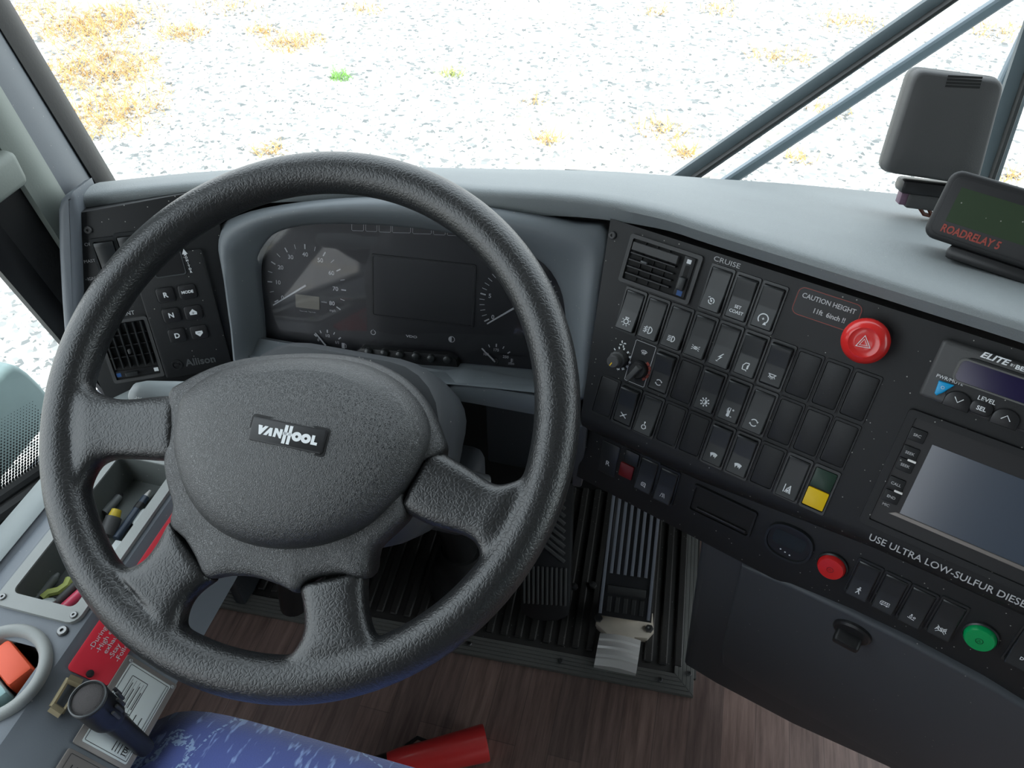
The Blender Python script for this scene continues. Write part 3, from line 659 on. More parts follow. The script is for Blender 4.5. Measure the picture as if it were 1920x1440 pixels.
for i, j, tl, sy, wds, lab, s in SW: switch(CON, i*PU, -j*PV, lab, tl, sy, wds, s, group='rocker switches on the console')
BL = [(7, 0, 'blank black switch cover in the top blank row, left of three'), (8, 0, 'blank black switch cover in the top blank row, middle of three'), (9, 0, 'blank black switch cover in the top blank row, right of three, under the hazard button'),
 (3, 1, 'blank black switch cover between the arrow circle rocker and the sun rocker'), (7, 1, 'blank black switch cover in the middle row, left of the three at its right end'), (8, 1, 'blank black switch cover in the middle row, middle of the three at its right end'), (9, 1, 'blank black switch cover directly above the yellow and green lamp'),
 (0, 2, 'blank black switch cover in the lower left corner under the fan knob'), (3, 2, 'blank black switch cover right of the wheelchair rocker'), (4, 2, 'blank black switch cover left of the wiped screen rockers'), (7, 2, 'blank black switch cover left of the lane rocker')]
for i, j, lab in BL: blank(CON, i*PU, -j*PV, lab, 'blank switch covers on the console')
t = thing('indicator_lamp', 'two-part lamp plate, dark green above and bright yellow below, at the grid corner', 'indicator', T(CON, 9*PU, -2*PV)); bezel(t)
b = B(); slab(b, rrect(.0195, .019, .001, 2, (0, .0102)), -.001, .001, .0005); obj('green_lens', b, 'green', t)
b = B(); slab(b, rrect(.0195, .0185, .001, 2, (0, -.0102)), -.001, .0022, .0005); obj('yellow_lens', b, 'yellow', t)
# fan and defrost knobs
u, v = uv(1163, 672, CON)
t = thing('fan_knob', 'small ribbed black rotary knob under a white fan symbol', 'knob', T(CON, u, v))
b = B(); lathe(b, [(.0095, 0), (.0092, .010), (.007, .011), (.0066, .019), (.0058, .020), (.0001, .020)], 24)
for k, v_ in enumerate(b.verts):
    if v_.co.z < .0105 and k % 2: v_.co.x *= .93; v_.co.y *= .93
obj('knob', b, 'dspm', t, ang=25); b = B(); poly(b, [(-.0005, -.005), (.0005, -.005), (.0005, -.001), (-.0005, -.001)]); obj('pointer_line', b, 'yellow', t, Matrix.Translation((0, 0, .0203)) @ Matrix.Rotation(R_(-20), 4, 'Z'))
for k in range(9):
    a = R_(140-28*k); w_ = .0006+.00012*k; b = B(); c_, s_ = math.cos(a), math.sin(a); stroke(b, [(c_*.0100, s_*.0100), (c_*.0124, s_*.0124)], 2*w_); obj('scale_mark', b, 'white', t, Matrix.Translation((0, 0, .0004)))
put_icon(t, 'fan', *(Vector(uv(1168, 645, CON))-Vector((u, v))), .0004, .9)
u, v = uv(1199, 692, CON)
t = thing('defrost_knob', 'black pointer knob with a red scale in a thin white frame', 'knob', T(CON, u, v))
(a0, a1), (c0_, c1) = uv(1217, 647, CON), uv(1191, 722, CON)
b = B(); stroke(b, rrect(.0225, .045, .0008, 1, (PU-u, -PV-v)), .0006, .0004, True); obj('frame_line', b, 'greyprint', t)
b = B(); lathe(b, [(.0095, 0), (.0093, .006), (.008, .008), (.0001, .008)], 24); obj('knob', b, 'black2', t)
b = B(); slab(b, [(-.0024, -.012), (.0024, -.012), (.0028, .007), (-.0028, .007)], .006, .016, .001); obj('pointer', b, 'dspm', t, Matrix.Rotation(R_(-25), 4, 'Z'))
for k in range(5):
    b = B(); poly(b, arc(0, 0, .0125, 60-24*k, 40-24*k, 4)+arc(0, 0, .0098, 40-24*k, 60-24*k, 4)); obj('red_mark', b, 'redprint', t, Matrix.Translation((0, 0, .0005)))
put_icon(t, 'screen', *(Vector(uv(1208, 660, CON))-Vector((u, v))), .0004, .85)
# hazard button
u, v = uv(1622, 640, CON, .016)
t = thing('hazard_button', 'large round glossy red push button with a white warning triangle', 'button', T(CON, u, v))
b = B(); lathe(b, [(.0125, -.001), (.0125, .008), (.0185, .009), (.0200, .013), (.0196, .017), (.016, .0215), (.0128, .0228), (.0118, .0222), (.006, .0226), (.0001, .0228)], 40); obj('cap', b, 'red', t, ang=50)
b = B(); tri = lambda r, w: stroke(b, [(r*math.cos(R_(a)), r*math.sin(R_(a))) for a in (90, 210, 330)], w, 0, True)
tri(.0066, .0010); tri(.0036, .0007); obj('warning_triangle', b, 'white', t, Matrix.Translation((0, -.0005, .0232)) @ Matrix.Rotation(R_(10), 4, 'Z'))

# ------------------------------------------------------------------ air vents
def vent(M, c, w, h, label, vertical, slider):
    t = thing('air_vent', label, 'air vent', T(M, *c))
    b = B(); frame_ring(b, rrect(w, h, .003, 3), rrect(w-.009, h-.009, .001, 3), -.001, .0035, -.003); obj('vent_frame', b, 'dspm', t)
    b = B(); slab(b, rrect(w-.008, h-.008, .001, 2), -.004, .0004); obj('vent_back', b, 'well', t)
    iw_, ih = w-.010, h-.010
    if slider == 'right':
        lw = iw_*.76; x0 = -iw_/2
        for k in range(5):
            y = ih/2-.006-k*(ih-.008)/4.6
            b = B(); rbox(b, (x0+lw/2, y, .0035), (lw-.003, .0016 if k else .008, .007), .0004, 1, None); obj('louvre', b, 'black2' if k else 'dspm', t)
        for k in (1, 2, 3):
            b = B(); rbox(b, (x0+lw*k/4, 0, .001), (.001, ih, .002)); obj('cross_louvre', b, 'well', t)
        b = B(); rbox(b, (x0+lw*.36, .002, .008), (.007, .0025, .003), .0008); obj('vent_tab', b, 'rockedge', t)
        xs = x0+lw+(iw_-lw)/2+.0005
        b = B(); slab(b, rrect(.0115, ih, .001, 2, (xs, 0)), 0, .0016, .0004); obj('slider_plate', b, 'black2', t)
        b = B(); slab(b, rrect(.0045, ih*.48, .001, 2, (xs, .002)), 0, .0018); obj('slider_slot', b, 'well', t)
        b = B(); slab(b, rrect(.007, .013, .001, 2, (xs, -.0065)), 0, .007, .001); sl2 = obj('slider', b, 'rocker', t)
        b = B(); poly(b, rrect(.0045, .0042, .0003, 1, (xs, ih/2-.0045))); obj('white_mark', b, 'white', t, Matrix.Translation((0, 0, .002)))
        b = B(); poly(b, rrect(.0055, .0052, .0003, 1, (xs, -ih/2+.0035))); obj('blue_mark', b, 'blue', t, Matrix.Translation((0, 0, .002)))
    else:
        lh = ih*.80; y1 = ih/2
        for k in range(6):
            b = B(); rbox(b, (-iw_/2+.003+k*(iw_-.006)/5, y1-lh/2, .003), (.0016, lh, .006), .0003, 1); obj('louvre', b, 'rocker', t)
        for k in (1, 2, 3):
            b = B(); rbox(b, (0, y1-lh*k/4, .0022), (iw_, .0014, .003)); obj('cross_louvre', b, 'black2', t)
        b = B(); rbox(b, (0, y1-lh*.62, .007), (.003, .006, .004), .001); obj('vent_tab', b, 'dspm', t)
        ys = -ih/2+.005
        b = B(); slab(b, rrect(iw_, .009, .001, 2, (0, ys)), 0, .0016, .0004); obj('slider_plate', b, 'black2', t)
        b = B(); slab(b, rrect(.014, .005, .001, 2, (-.006, ys)), 0, .006, .001); obj('slider', b, 'rocker', t)
        b = B(); poly(b, rrect(.005, .0048, .0003, 1, (iw_/2-.003, ys))); obj('white_mark', b, 'white', t, Matrix.Translation((0, 0, .002)))
        b = B(); poly(b, rrect(.005, .0048, .0003, 1, (-iw_/2+.003, ys))); obj('blue_mark', b, 'blue', t, Matrix.Translation((0, 0, .002)))
    return t
vent(CON, (.0165, .0505), .078, .050, 'black dashboard air vent with horizontal louvres right of the instrument cluster', False, 'right')
(a0, a1), (c0_, c1) = uv(205, 640, LFT), uv(295, 712, LFT)
vent(LFT, uv(245, 655, LFT), .058, .078, 'black air vent with upright louvres left of the gear keypad, part hidden by the wheel', True, 'bottom')

# ------------------------------------------------------------------ gear keypad and master switch
kp = pl(LFT, [(264, 470), (268, 462), (374, 462), (381, 470), (434, 688), (428, 694), (312, 716), (304, 710)])
gk = thing('gear_keypad', 'black gear selector keypad with R N D and mode buttons left of the cluster', 'gear selector', T(LFT, 0, 0, .001))
kx, ky = uv(345, 590, LFT)
b = B(); slab(b, rrect(.078, .150, .004, 3, (kx, ky)), -.001, .0035, .0015); obj('keypad_body', b, 'black', gk)
def key(px, py, word=None, sym=None):
    u, v = uv(px, py, LFT, .004)
    k = obj('key', slab(B(), rrect(.0195, .0175, .0035, 3), 0, .003, .0015), 'black2', gk, Matrix.Translation((u, v, .003)))
    b = B(); frame_ring(b, rrect(.0225, .0205, .0045, 3), rrect(.0200, .018, .0035, 3), -.001, .0006, -.001); obj('key_rim', b, 'rocker', k)
    if word: text(k, word, 0, 0, .0032, .0082 if len(word) == 1 else .0046, bold=.03)
    else:
        b = B(); sg = 1 if sym == '+' else -1
        poly(b, [(0, .0048*sg), (.0042, .0008*sg), (.0038, -.0022*sg), (-.0038, -.0022*sg), (-.0042, .0008*sg)]); y = obj('arrow', b, 'white', k, Matrix.Translation((0, 0, .0032)))
        b = B(); stroke(b, [(-.0016, 0), (.0016, 0)], .0005)
        if sg > 0: stroke(b, [(0, -.0016), (0, .0016)], .0005)
        obj('sign_mark', b, 'ink', k, Matrix.Translation((0, 0, .0034)))
for a in ((311, 552, 'R'), (322, 590, 'N'), (333, 628, 'D'), (352, 546, 'MODE')): key(*a)
key(363, 585, None, '+'); key(374, 622, None, '-')
u, v = uv(316, 492, LFT); b = B(); frame_ring(b, rrect(.034, .030, .003, 3, (u, v)), rrect(.031, .027, .002, 3, (u, v)), .003, .0048, .003); obj('display_frame', b, 'rockedge', gk)
b = B(); poly(b, rrect(.031, .027, .002, 3, (u, v))); obj('display', b, 'black2', gk, Matrix.Translation((0, 0, .0038)))
u, v = uv(353, 492, LFT)
for k, ch in enumerate('MONITOR'): text(gk, ch, u+.0002*k, v+.0105-.0034*k, .0040, .0036, bold=.03)
b = B(); u, v = uv(347, 471, LFT); poly(b, [(u-.003, v-.002), (u+.003, v-.002), (u, v+.004)]); obj('arrow', b, 'white', gk, Matrix.Translation((0, 0, .0040)))
u, v = uv(377, 674, LFT); text(gk, 'Allison', u, v, .0040, .0125, 'rockedge', bold=.025)
u, v = uv(333, 681, LFT); b = B(); lathe(b, [(.0065, .003), (.0063, .0045), (.0048, .0045), (.0046, .003)], 24, Matrix.Translation((u, v, 0))); rbox(b, (u, v, .0038), (.006, .002, .0014), .0004); obj('emblem', b, 'black2', gk)
ms = thing('master_switch', 'dark grey master rocker in a raised frame beside the words OFF and MASTER', 'switch', T(LFT, *uv(207, 492, LFT)))
b = B(); frame_ring(b, rrect(.028, .058, .003, 3), rrect(.021, .050, .002, 3), -.001, .003, -.002); obj('bezel', b, 'rocker', ms)
r = obj('rocker', rocker_mesh(.006, .003, .004, .0195, .048), 'rocker', ms); text(r, 'I', 0, -.002, .0036, .006)
b = B(); u, v = uv(250, 482, LFT); frame_ring(b, rrect(.028, .058, .003, 3), rrect(.021, .050, .002, 3), -.001, .003, -.002)
ig = thing('ignition_switch', 'black framed rocker right of the master switch, mostly behind the wheel rim', 'switch', T(LFT, u, v)); obj('bezel', b, 'rocker', ig); obj('rocker', rocker_mesh(.004, .003, .006, .0195, .048), 'rocker', ig)

# ------------------------------------------------------------------ instrument cluster
DF = CLU @ Matrix.Translation((0, 0, -.012))
ic = thing('instrument_cluster', 'dark instrument cluster with speedometer, tachometer and small gauges behind glass', 'instrument cluster', DF)
D = lambda x, y: uv(x, y, DF)
inn = [uv(p.x, p.y, CLU) for p in INNd]
b = B(); slab(b, inset(inn, -.006), -.01, 0); obj('dial_face', b, 'face', ic)
b = B(); loft(b, [[(x, y, .012) for x, y in inset(inn, -.001)]], True, True, False); 
if not b.faces: b.faces.new(b.verts[:])
obj('lens', b, 'lens', ic, Matrix.Translation((0, 0, .012)) @ Matrix.Rotation(R_(6.5), 4, 'X') @ Matrix.Translation((0, 0, -.012)))
Z = .0006
def ticks(c, r0, r1, a0, a1, n, major, w, wm, m='greyprint', name='scale_ticks'):
    b = B()
    for k in range(n+1):
        a = R_(a0+(a1-a0)*k/n); c_, s_ = math.cos(a), math.sin(a); ri = r0 if k % major else r0-.0004
        stroke(b, [(c[0]+c_*ri, c[1]+s_*ri), (c[0]+c_*r1, c[1]+s_*r1)], wm if k % major == 0 else w)
    o = obj(name, b, m, ic, Matrix.Translation((0, 0, Z))); return o
def needle(c, a, L_, w, name='needle'):
    b = B(); slab(b, [(0, -w/2), (L_, -w*.3), (L_, w*.3), (0, w/2)], .002, .003); obj(name, b, 'greyprint', ic, Matrix.Translation((c[0], c[1], 0)) @ Matrix.Rotation(R_(a), 4, 'Z'))
def ang(c, x, y): p = D(x, y); return math.degrees(math.atan2(p[1]-c[1], p[0]-c[0]))
def dist(c, x, y): p = D(x, y); return math.hypot(p[0]-c[0], p[1]-c[1])
sc_ = D(575, 534); R1 = (dist(sc_, 502, 526)+dist(sc_, 649, 538))/2
ticks(sc_, R1-.0055, R1, 212, -32, 16, 2, .0007, .0014)
for k in range(9):
    a = R_(212-244*k/8); rr = R1-.0125; text(ic, str(10*k), sc_[0]+rr*math.cos(a)*(.98 if 0 < k < 8 else 1), sc_[1]+rr*math.sin(a), Z, .0072, 'greyprint', bold=.015)
needle(sc_, ang(sc_, 514, 571), dist(sc_, 514, 571), .0022)
u, v = D(577, 566); b = B(); slab(b, rrect(.0305, .0165, .0006, 1, (u, v)), -.001, .0008); obj('odometer_display', b, 'odo', ic)
text(ic, 'miles', *D(608, 566), Z, .0035, 'greyprint'); text(ic, 'mph', *D(624, 582), Z, .0045, 'greyprint'); text(ic, 'Time 6 min  Trip 6 min', *D(577, 584), Z, .0022, 'greyprint')
tc_ = D(974, 571); R2 = dist(tc_, 904, 545)+.001
ticks(tc_, R2-.006, R2, 212, -42, 30, 5, .0007, .0016)
for k in range(7):
    a = R_(212-254*k/6); rr = R2-.0115; text(ic, str(5*k), tc_[0]+rr*math.cos(a), tc_[1]+rr*math.sin(a), Z, .0072, 'greyprint', bold=.015)
needle(tc_, ang(tc_, 914, 606), dist(tc_, 914, 606), .0022)
for (gx, gy), labs, nx, ny in (((615, 650), ('0', '1/2', '1/1'), 592, 622), ((929, 677), ('100', '175', '250'), 903, 651)):
    c = D(gx, gy); r_ = dist(c, gx-25, gy-24)
    ticks(c, r_-.0035, r_, 140, 40, 4, 2, .0010, .0015)
    for k, s_ in enumerate(labs): a = R_((150, 90, 28)[k]); text(ic, s_, c[0]+(r_-.0085)*math.cos(a), c[1]+(r_-.0085)*math.sin(a)+.0006, Z, .0048, 'greyprint', bold=.015)
    needle(c, ang(c, nx, ny), r_*1.02, .0018); b = B(); lathe(b, [(.0035, 0), (.003, .003), (.0001, .003)], 14, Matrix.Translation((c[0], c[1], 0))); obj('needle_hub', b, 'black2', ic)
put_icon(ic, 'pump', *D(645, 648), Z, 1.05, 'greyprint'); put_icon(ic, 'coolant', *D(959, 678), Z, 1.0, 'greyprint'); put_icon(ic, 'power', *D(700, 623), Z, .95, 'greyprint'); put_icon(ic, 'contrast', *D(847, 636), Z, 1.2, 'greyprint'); text(ic, 'VDO', *D(772, 631), Z, .0040, 'greyprint', sx=1.6, bold=.03)
a, c = D(700, 480), D(884, 610); u, v = (a[0]+c[0])/2, (a[1]+c[1])/2; w_, h_ = c[0]-a[0], a[1]-c[1]
b = B(); frame_ring(b, rrect(w_+.006, h_+.006, .003, 3, (u, v)), rrect(w_, h_, .002, 3, (u, v)), 0, .0012, .0002); obj('screen_frame', b, 'black2', ic)
b = B(); poly(b, rrect(w_, h_, .002, 3, (u, v))); obj('screen', b, 'face', ic, Matrix.Translation((0, 0, .0003)))
xs = [(660, 682), (686, 707), (711, 733), (736, 770), (774, 809), (813, 835), (839, 860), (864, 890)]
for k, (x0, x1) in enumerate(xs):
    yb = 432 + 10*(x0-660)/200; p0, p1, p2, p3 = D(x0, yb-22), D(x0, yb), D(x1, yb+1), D(x1, yb-21); b = B(); stroke(b, [p0, (p1[0], p1[1]+.001), (p1[0]+.001, p1[1]), (p2[0]-.001, p2[1]), (p2[0], p2[1]+.001), p3], .0004); obj('telltale_frame', b, 'greyprint', ic, Matrix.Translation((0, 0, Z)))
c0_, c1 = D(668, 664), D(862, 684)
b = B(); slab(b, [D(672, 676), D(672, 655), D(684, 646), D(845, 658), D(860, 668), D(866, 690)], 0, .014, .001); obj('button_strip', b, 'black2', ic)
for x, y in ((690, 660), (720, 662), (749, 665), (779, 668), (808, 672), (838, 674)):
    u, v = uv(x, y, DF, .017); b = B(); lathe(b, [(.0050, .013), (.0050, .017), (.0042, .0190), (.0022, .0202), (.0001, .0205)], 20, Matrix.Translation((u, v, 0))); obj('round_button', b, 'rocker', ic)

# ------------------------------------------------------------------ alarm panel, radio
al = thing('audio_control_panel', 'slim black control panel with violet display and bright blue power key, top right of console', 'control panel', CON)
u0, v1, wA, hA = .2715, .0725, .190, .0515
b = B(); slab(b, rrect(wA, hA, .004, 4, (u0+wA/2, v1-hA/2)), -.001, .010, .003, 3); obj('panel_body', b, 'dspm', al)
A = lambda x, y, dz=.011: uv(x, y, CON, dz)
b = B(); slab(b, rrect(wA-.020, hA-.009, .010, 5, (u0+wA/2+.008, v1-hA/2-.002)), .008, .0118, .001); obj('panel_face', b, 'black', al)
p = A(1798, 671); q = A(1793, 701); ll = [p, q, (.475, q[1]), (.475, p[1])]
b = B(); ym = (p[1]+q[1])/2; xa = (p[0]+q[0])/2
frame_ring(b, rrect(.17, .0215, .006, 4, (xa+.085-.001, ym-.0022)), rrect(.165, .0175, .004, 4, (xa+.085-.001, ym-.0022)), .011, .0134, .0108); obj('display_bezel', b, 'dsphi', al)
b = B(); poly(b, rrect(.166, .018, .004, 4, (xa+.085-.001, ym-.0022))); obj('display', b, 'violet', al, Matrix.Translation((0, 0, .0122)))
text(al, 'ELITE', *A(1864, 672, .0120), .0125, .0068, shear=.3, bold=.03, sx=1.25); text(al, 'BY', *A(1899, 685, .0120), .0125, .003); text(al, 'BEI', *A(1914, 691, .0120), .0125, .005, bold=.03, sx=1.2)
text(al, 'PWR/MUTE', *A(1781, 712), .0122, .0042, sx=1.0); text(al, 'LEVEL', *A(1850, 750), .0122, .0052, bold=.01)
u, v = A(1770, 728); b = B(); slab(b, [(u-.006, v+.005), (u+.006, v+.0055), (u+.001, v-.003), (u-.003, v-.0075), (u-.005, v-.006)], .011, .0145, .0012); k = obj('power_key', b, 'cyan', al); b = B(); stroke(b, arc(u-.0012, v+.001, .0012, 0, 350, 10), .0003, 0, True); obj('symbol', b, 'white', k, Matrix.Translation((0, 0, .0148)))
for px, py, kind in ((1797, 750, 'v'), (1840, 766, 'SEL'), (1887, 783, '^')):
    u, v = A(px, py, .014)
    o = [(u-.010, v-.008)] + [(u+.010*math.cos(R_(a)), v-.001+.008*math.sin(R_(a))) for a in range(180, -1, -20)] + [(u+.010, v-.008)] if kind != 'SEL' else rrect(.017, .012, .005, 4, (u, v))
    k = obj('key', slab(B(), o, .010, .0150, .0015), 'black2', al)
    if kind == 'SEL': text(k, 'SEL', u, v, .0153, .0050, bold=.02)
    else:
        sg = 1 if kind == 'v' else -1; b = B(); stroke(b, [(u-.0034, v+.002*sg), (u, v-.002*sg), (u+.0034, v+.002*sg)], .0007); obj('arrow', b, 'white', k, Matrix.Translation((0, 0, .0153)))
hr = thing('head_unit', 'black radio head unit with a wide blue-grey touch screen at the right edge', 'radio', CON)
u0, v1, wH, hH = .2780, .0, .190, .103
b = B(); frame_ring(b, rrect(wH+.016, hH+.014, .004, 3, (u0+wH/2, -hH/2)), rrect(wH, hH, .001, 3, (u0+wH/2, -hH/2)), -.001, .004, -.001); obj('surround', b, 'black', hr)
b = B(); slab(b, rrect(wH, hH, .001, 1, (u0+wH/2, -hH/2)), -.002, .0022); obj('front_panel', b, 'black2', hr)
p, q = uv(1745, 832, CON, .002), uv(1690, 963, CON, .002); sx0 = (p[0]+q[0])/2; b = B(); poly(b, [(sx0, q[1]), (.455, q[1]), (.455, p[1]), (sx0, p[1])]); obj('screen', b, 'screen', hr, Matrix.Translation((0, 0, .0026)))
b = B(); slab(b, [(sx0-.008, q[1]-.004), (.468, q[1]-.004), (.468, q[1]-.0005), (sx0-.003, q[1]-.0005)], .002, .0034, .0005); obj('lower_ledge', b, 'bronze', hr)
for (px, py, s_) in ((1720, 817, 'SRC'), (1706, 850, 'SEEK'), (1697, 873, 'SEEK'), (1680, 908, 'CALL'), (1671, 932, 'END')):
    u, v = uv(px, py, CON, .004); k = obj('key', slab(B(), rrect(.0135, .0115, .001, 2, (u, v)), .002, .0042, .0006), 'black', hr); text(k, s_, u, v, .0044, .0036, 'greyprint', bold=.01)
for px, py in ((1703, 862), (1678, 920)):
    u, v = uv(px, py, CON, .004); b = B(); slab(b, rrect(.007, .0018, .0004, 1, (u+.003, v)), .002, .005); obj('chrome_bar', b, 'metal', hr)
text(hr, 'MIC', *uv(1661, 946, CON, .002), .0026, .0036, 'greyprint')

# ------------------------------------------------------------------ lower fascia
def low(x, y, dz=0): return uv(x, y, LOW, dz)
text(thing('reverse_mark_switch', 'black switch plate with a white letter R at the left end of the lower row', 'switch', T(LOW, *low(1140, 868))), 'R', 0, 0, .0012, .0090)
for o in [COL.objects['reverse_mark_switch']]: obj('plate', slab(B(), rrect(.022, .044, .002, 3, (0, .006)), -.001, .0010, .0006), 'rocker', o)
lowg = 'black rockers in the lower row'
def lowsw(px, py, sym, label, s=1.0):
    u, v = low(px, py); return switch(LOW, u, v+.010, label, 'flat', sym, None, s, group=lowg)
t = thing('red_lamp_switch', 'dark red square lamp switch in the lower row beside the letter R', 'switch', T(LOW, *low(1175, 882)))
b = B(); slab(b, rrect(.0165, .0185, .001, 2), -.001, .0022, .0006); obj('lens', b, 'darkred', t); obj('cap', slab(B(), rrect(.0165, .018, .001, 2, (.003, .0195)), -.001, .002, .0006), 'rocker', t)
for a in ((1211, 902, 'mirror', 'black rocker with a heated mirror symbol, right of the dark red lamp'), (1247, 922, 'lock', 'black rocker with a person inside a cab outline, left of the storage slot'), (1613, 1099, 'walker', 'black rocker with a white walking person, right of the red round lamp'), (1662, 1124, 'coach', 'black rocker with a small coach outline'), (1712, 1149, 'ramp', 'black rocker with a tilting platform symbol'), (1767, 1172, None, 'black rocker lettered ASR crossed out, left of the green round lamp')):
    t = lowsw(*a[:4], .85)
    if a[2] is None:
        rk = [c for c in t.children if c.name.startswith('rocker')][0]; RX = Matrix.Translation((0, -.0105, .0052)) @ Matrix.Rotation(math.atan2(-.004, .019), 4, 'X'); o = text(rk, 'ASR', 0, 0, 0, .0058, bold=.01); o.matrix_local = RX; b = B(); S(b, [(-4, -3.4), (4, 3.4)], .5); S(b, [(-4, 3.6), (4, -3.2)], .5); obj('symbol', b, 'white', rk, RX @ Matrix.Translation((0, 0, .0003)))
b = B(); c = [low(*p) for p in ((1297, 905), (1428, 968), (1412, 1010), (1285, 943))]
t = thing('storage_slot', 'empty black rectangular slot in the lower fascia right of the cab rocker', 'slot', T(LOW, *(sum((Vector(q) for q in c), Vector((0, 0)))/4)))
b = B(); frame_ring(b, rrect(.070, .037, .003, 3), rrect(.064, .031, .002, 3), -.001, .003, -.001); obj('slot_frame', b, 'black', t); b = B(); slab(b, rrect(.064, .031, .002, 3), -.001, .0006); obj('slot_back', b, 'well', t); b = B(); rbox(b, (.002, -.012, .002), (.056, .004, .003), .001); obj('slot_lip', b, 'black2', t)
t = thing('clock', 'black oval clock with a blank dark display and white dots left of the red lamp', 'clock', T(LOW, *low(1480, 1016)))
el = lambda w, h, n=28: [(w/2*abs(math.cos(2*math.pi*k/n))**.8*(1 if math.cos(2*math.pi*k/n) >= 0 else -1), h/2*abs(math.sin(2*math.pi*k/n))**.8*(1 if math.sin(2*math.pi*k/n) >= 0 else -1)) for k in range(n)]
b = B(); frame_ring(b, el(.048, .044), el(.042, .038), -.001, .004, .001); obj('clock_rim', b, 'rocker', t); b = B(); slab(b, el(.042, .038), -.001, .0022); obj('clock_face', b, 'black2', t)
b = B(); poly(b, rrect(.032, .018, .004, 3, (0, .003))); obj('display', b, 'lcddark', t, Matrix.Translation((0, 0, .0026)))
for k in range(3):
    b = B(); P(b, arc(-5+5*k, -12.5-1.2*k+1.2, .9, 0, 330, 8)); obj('dot_mark', b, 'white', t, Matrix.Translation((0, 0, .0026)))
for px, py, m, lab, lm in ((1558, 1065, 'redlamp', 'round red push lamp in the lower row right of the oval clock', 'red_lens'), (1837, 1198, 'greenlamp', 'round green push lamp in the lower row right of the ASR rocker', 'green_lens')):
    t = thing('push_lamp', lab, 'lamp button', T(LOW, *low(px, py, .006)))
    b = B(); lathe(b, [(.0150, -.001), (.0150, .003), (.0138, .004), (.0132, .003)], 32); obj('lamp_ring', b, 'rocker', t)
    b = B(); lathe(b, [(.0134, .001), (.0132, .006), (.0118, .0085), (.0001, .0092)], 32); obj(lm, b, m, t)
    b = B(); S(b, arc(0, 0, 3, 0, 345), .5, True); S(b, [(-1.2, -1.2), (0, 1.6), (1.2, -1.2)], .5); obj('symbol', b, 'darkred' if m == 'redlamp' else 'green', t, Matrix.Translation((0, 0, .0094)))
switch(LOW, *low(1925, 1215), 'black rocker cut by the right edge of the picture beside the green lamp', 'flat', None, ('D',), 1, group=lowg)

# ------------------------------------------------------------------ glove box
gb = thing('glove_box', 'dark blue-grey glove box under the console with a black turn latch', 'glove box', GLV)
G = lambda x, y, dz=0: uv(x, y, GLV, dz)
body = [G(*p) for p in ((1312, 998), (1417, 1036), (1537, 1100), (1700, 1185), (1892, 1286), (2080, 1390), (2150, 1700), (1900, 1560), (1660, 1440), (1488, 1362), (1343, 1285), (1279, 1246))]
b = B(); slab(b, body, -.035, 0, .012, 3); obj('box_body', b, 'kick', gb)
lid = [G(x, y, .008) for x, y in ((1388, 1062), (1480, 1098), (1594, 1152), (1700, 1205), (1840, 1280), (1960, 1350), (2060, 1420), (2030, 1640), (1860, 1535), (1690, 1442), (1520, 1345), (1420, 1290), (1352, 1245), (1352, 1215))]
b = B(); slab(b, lid, -.002, .008, .005, 3); obj('lid', b, 'kick', gb)
u, v = G(1592, 1198, .018)
b = B(); lathe(b, [(.019, .006), (.019, .011), (.017, .013), (.0001, .013)], 28, Matrix.Translation((u, v, 0))); lt_ = obj('latch', b, 'black2', gb); b = B(); slab(b, rrect(.026, .012, .004, 3, (u-.001, v-.004)), .012, .026, .003); obj('latch_grip', b, 'black2', lt_)

# ================================================================== STEERING WHEEL AND COLUMN
sw = thing('steering_wheel', 'large four-spoke black leather-grained steering wheel turned slightly clockwise', 'steering wheel', WHEEL)
RW, RT = .218, .0191
b = B(); rings = []
for k in range(160):
    a = 2*math.pi*k/160; c_, s_ = math.cos(a), math.sin(a)
    rings.append([((RW+RT*math.cos(q))*c_, (RW+RT*math.cos(q))*s_, RT*math.sin(q)) for q in [2*math.pi*j/28 for j in range(28)]])
loft(b, rings+[rings[0]], True, False, False); bmesh.ops.remove_doubles(b, verts=b.verts, dist=1e-6); WHEEL_BM = b
Wp = lambda x, y, dz=0: Vector(uv(x, y, WHEEL, dz))
def spoke(L, Rr, zs, th):
    """L, Rr: edge pixels hub -> rim, zs: mid heights, th: half thickness"""
    L = [Wp(*p) for p in L]; Rr = [Wp(*p) for p in Rr]; n = 5; 
    def dn(P_):
        o = []
        for i in range(len(P_)-1):
            a, b_, c, d = P_[max(i-1, 0)], P_[i], P_[i+1], P_[min(i+2, len(P_)-1)]
            for q in range(n): t = q/n; o.append(.5*((2*b_)+(c-a)*t+(2*a-5*b_+4*c-d)*t*t+(3*b_-a-3*c+d)*t**3))
        return o+[P_[-1]]
    Ld, Rd = dn(L), dn(Rr); m = len(Ld); rings = []
    for i in range(m):
        f_ = i/(m-1)*(len(zs)-1); k = min(int(f_), len(zs)-2); q = f_-k; z = zs[k]*(1-q)+zs[k+1]*q; t_ = th[k]*(1-q)+th[k+1]*q
        c, h = (Ld[i]+Rd[i])/2, (Ld[i]-Rd[i])/2; ring = []
        for j in range(20):
            a = 2*math.pi*j/20; cs, sn = math.cos(a), math.sin(a); ex = .62
            px_, pz = abs(cs)**ex*(1 if cs >= 0 else -1), abs(sn)**ex*(1 if sn >= 0 else -1)
            p = c+h*px_; ring.append((p.x, p.y, z+t_*pz))
        rings.append(ring)
    loft(WHEEL_BM, rings)
spoke([(338, 741), (300, 742), (245, 748), (205, 744), (172, 726), (150, 690), (128, 660)], [(334, 864), (300, 864), (245, 861), (212, 862), (182, 880), (160, 930), (140, 965)], (-.004, -.004, -.003, -.002, 0, 0, 0), (.016, .0155, .015, .015, .0145, .013, .006))
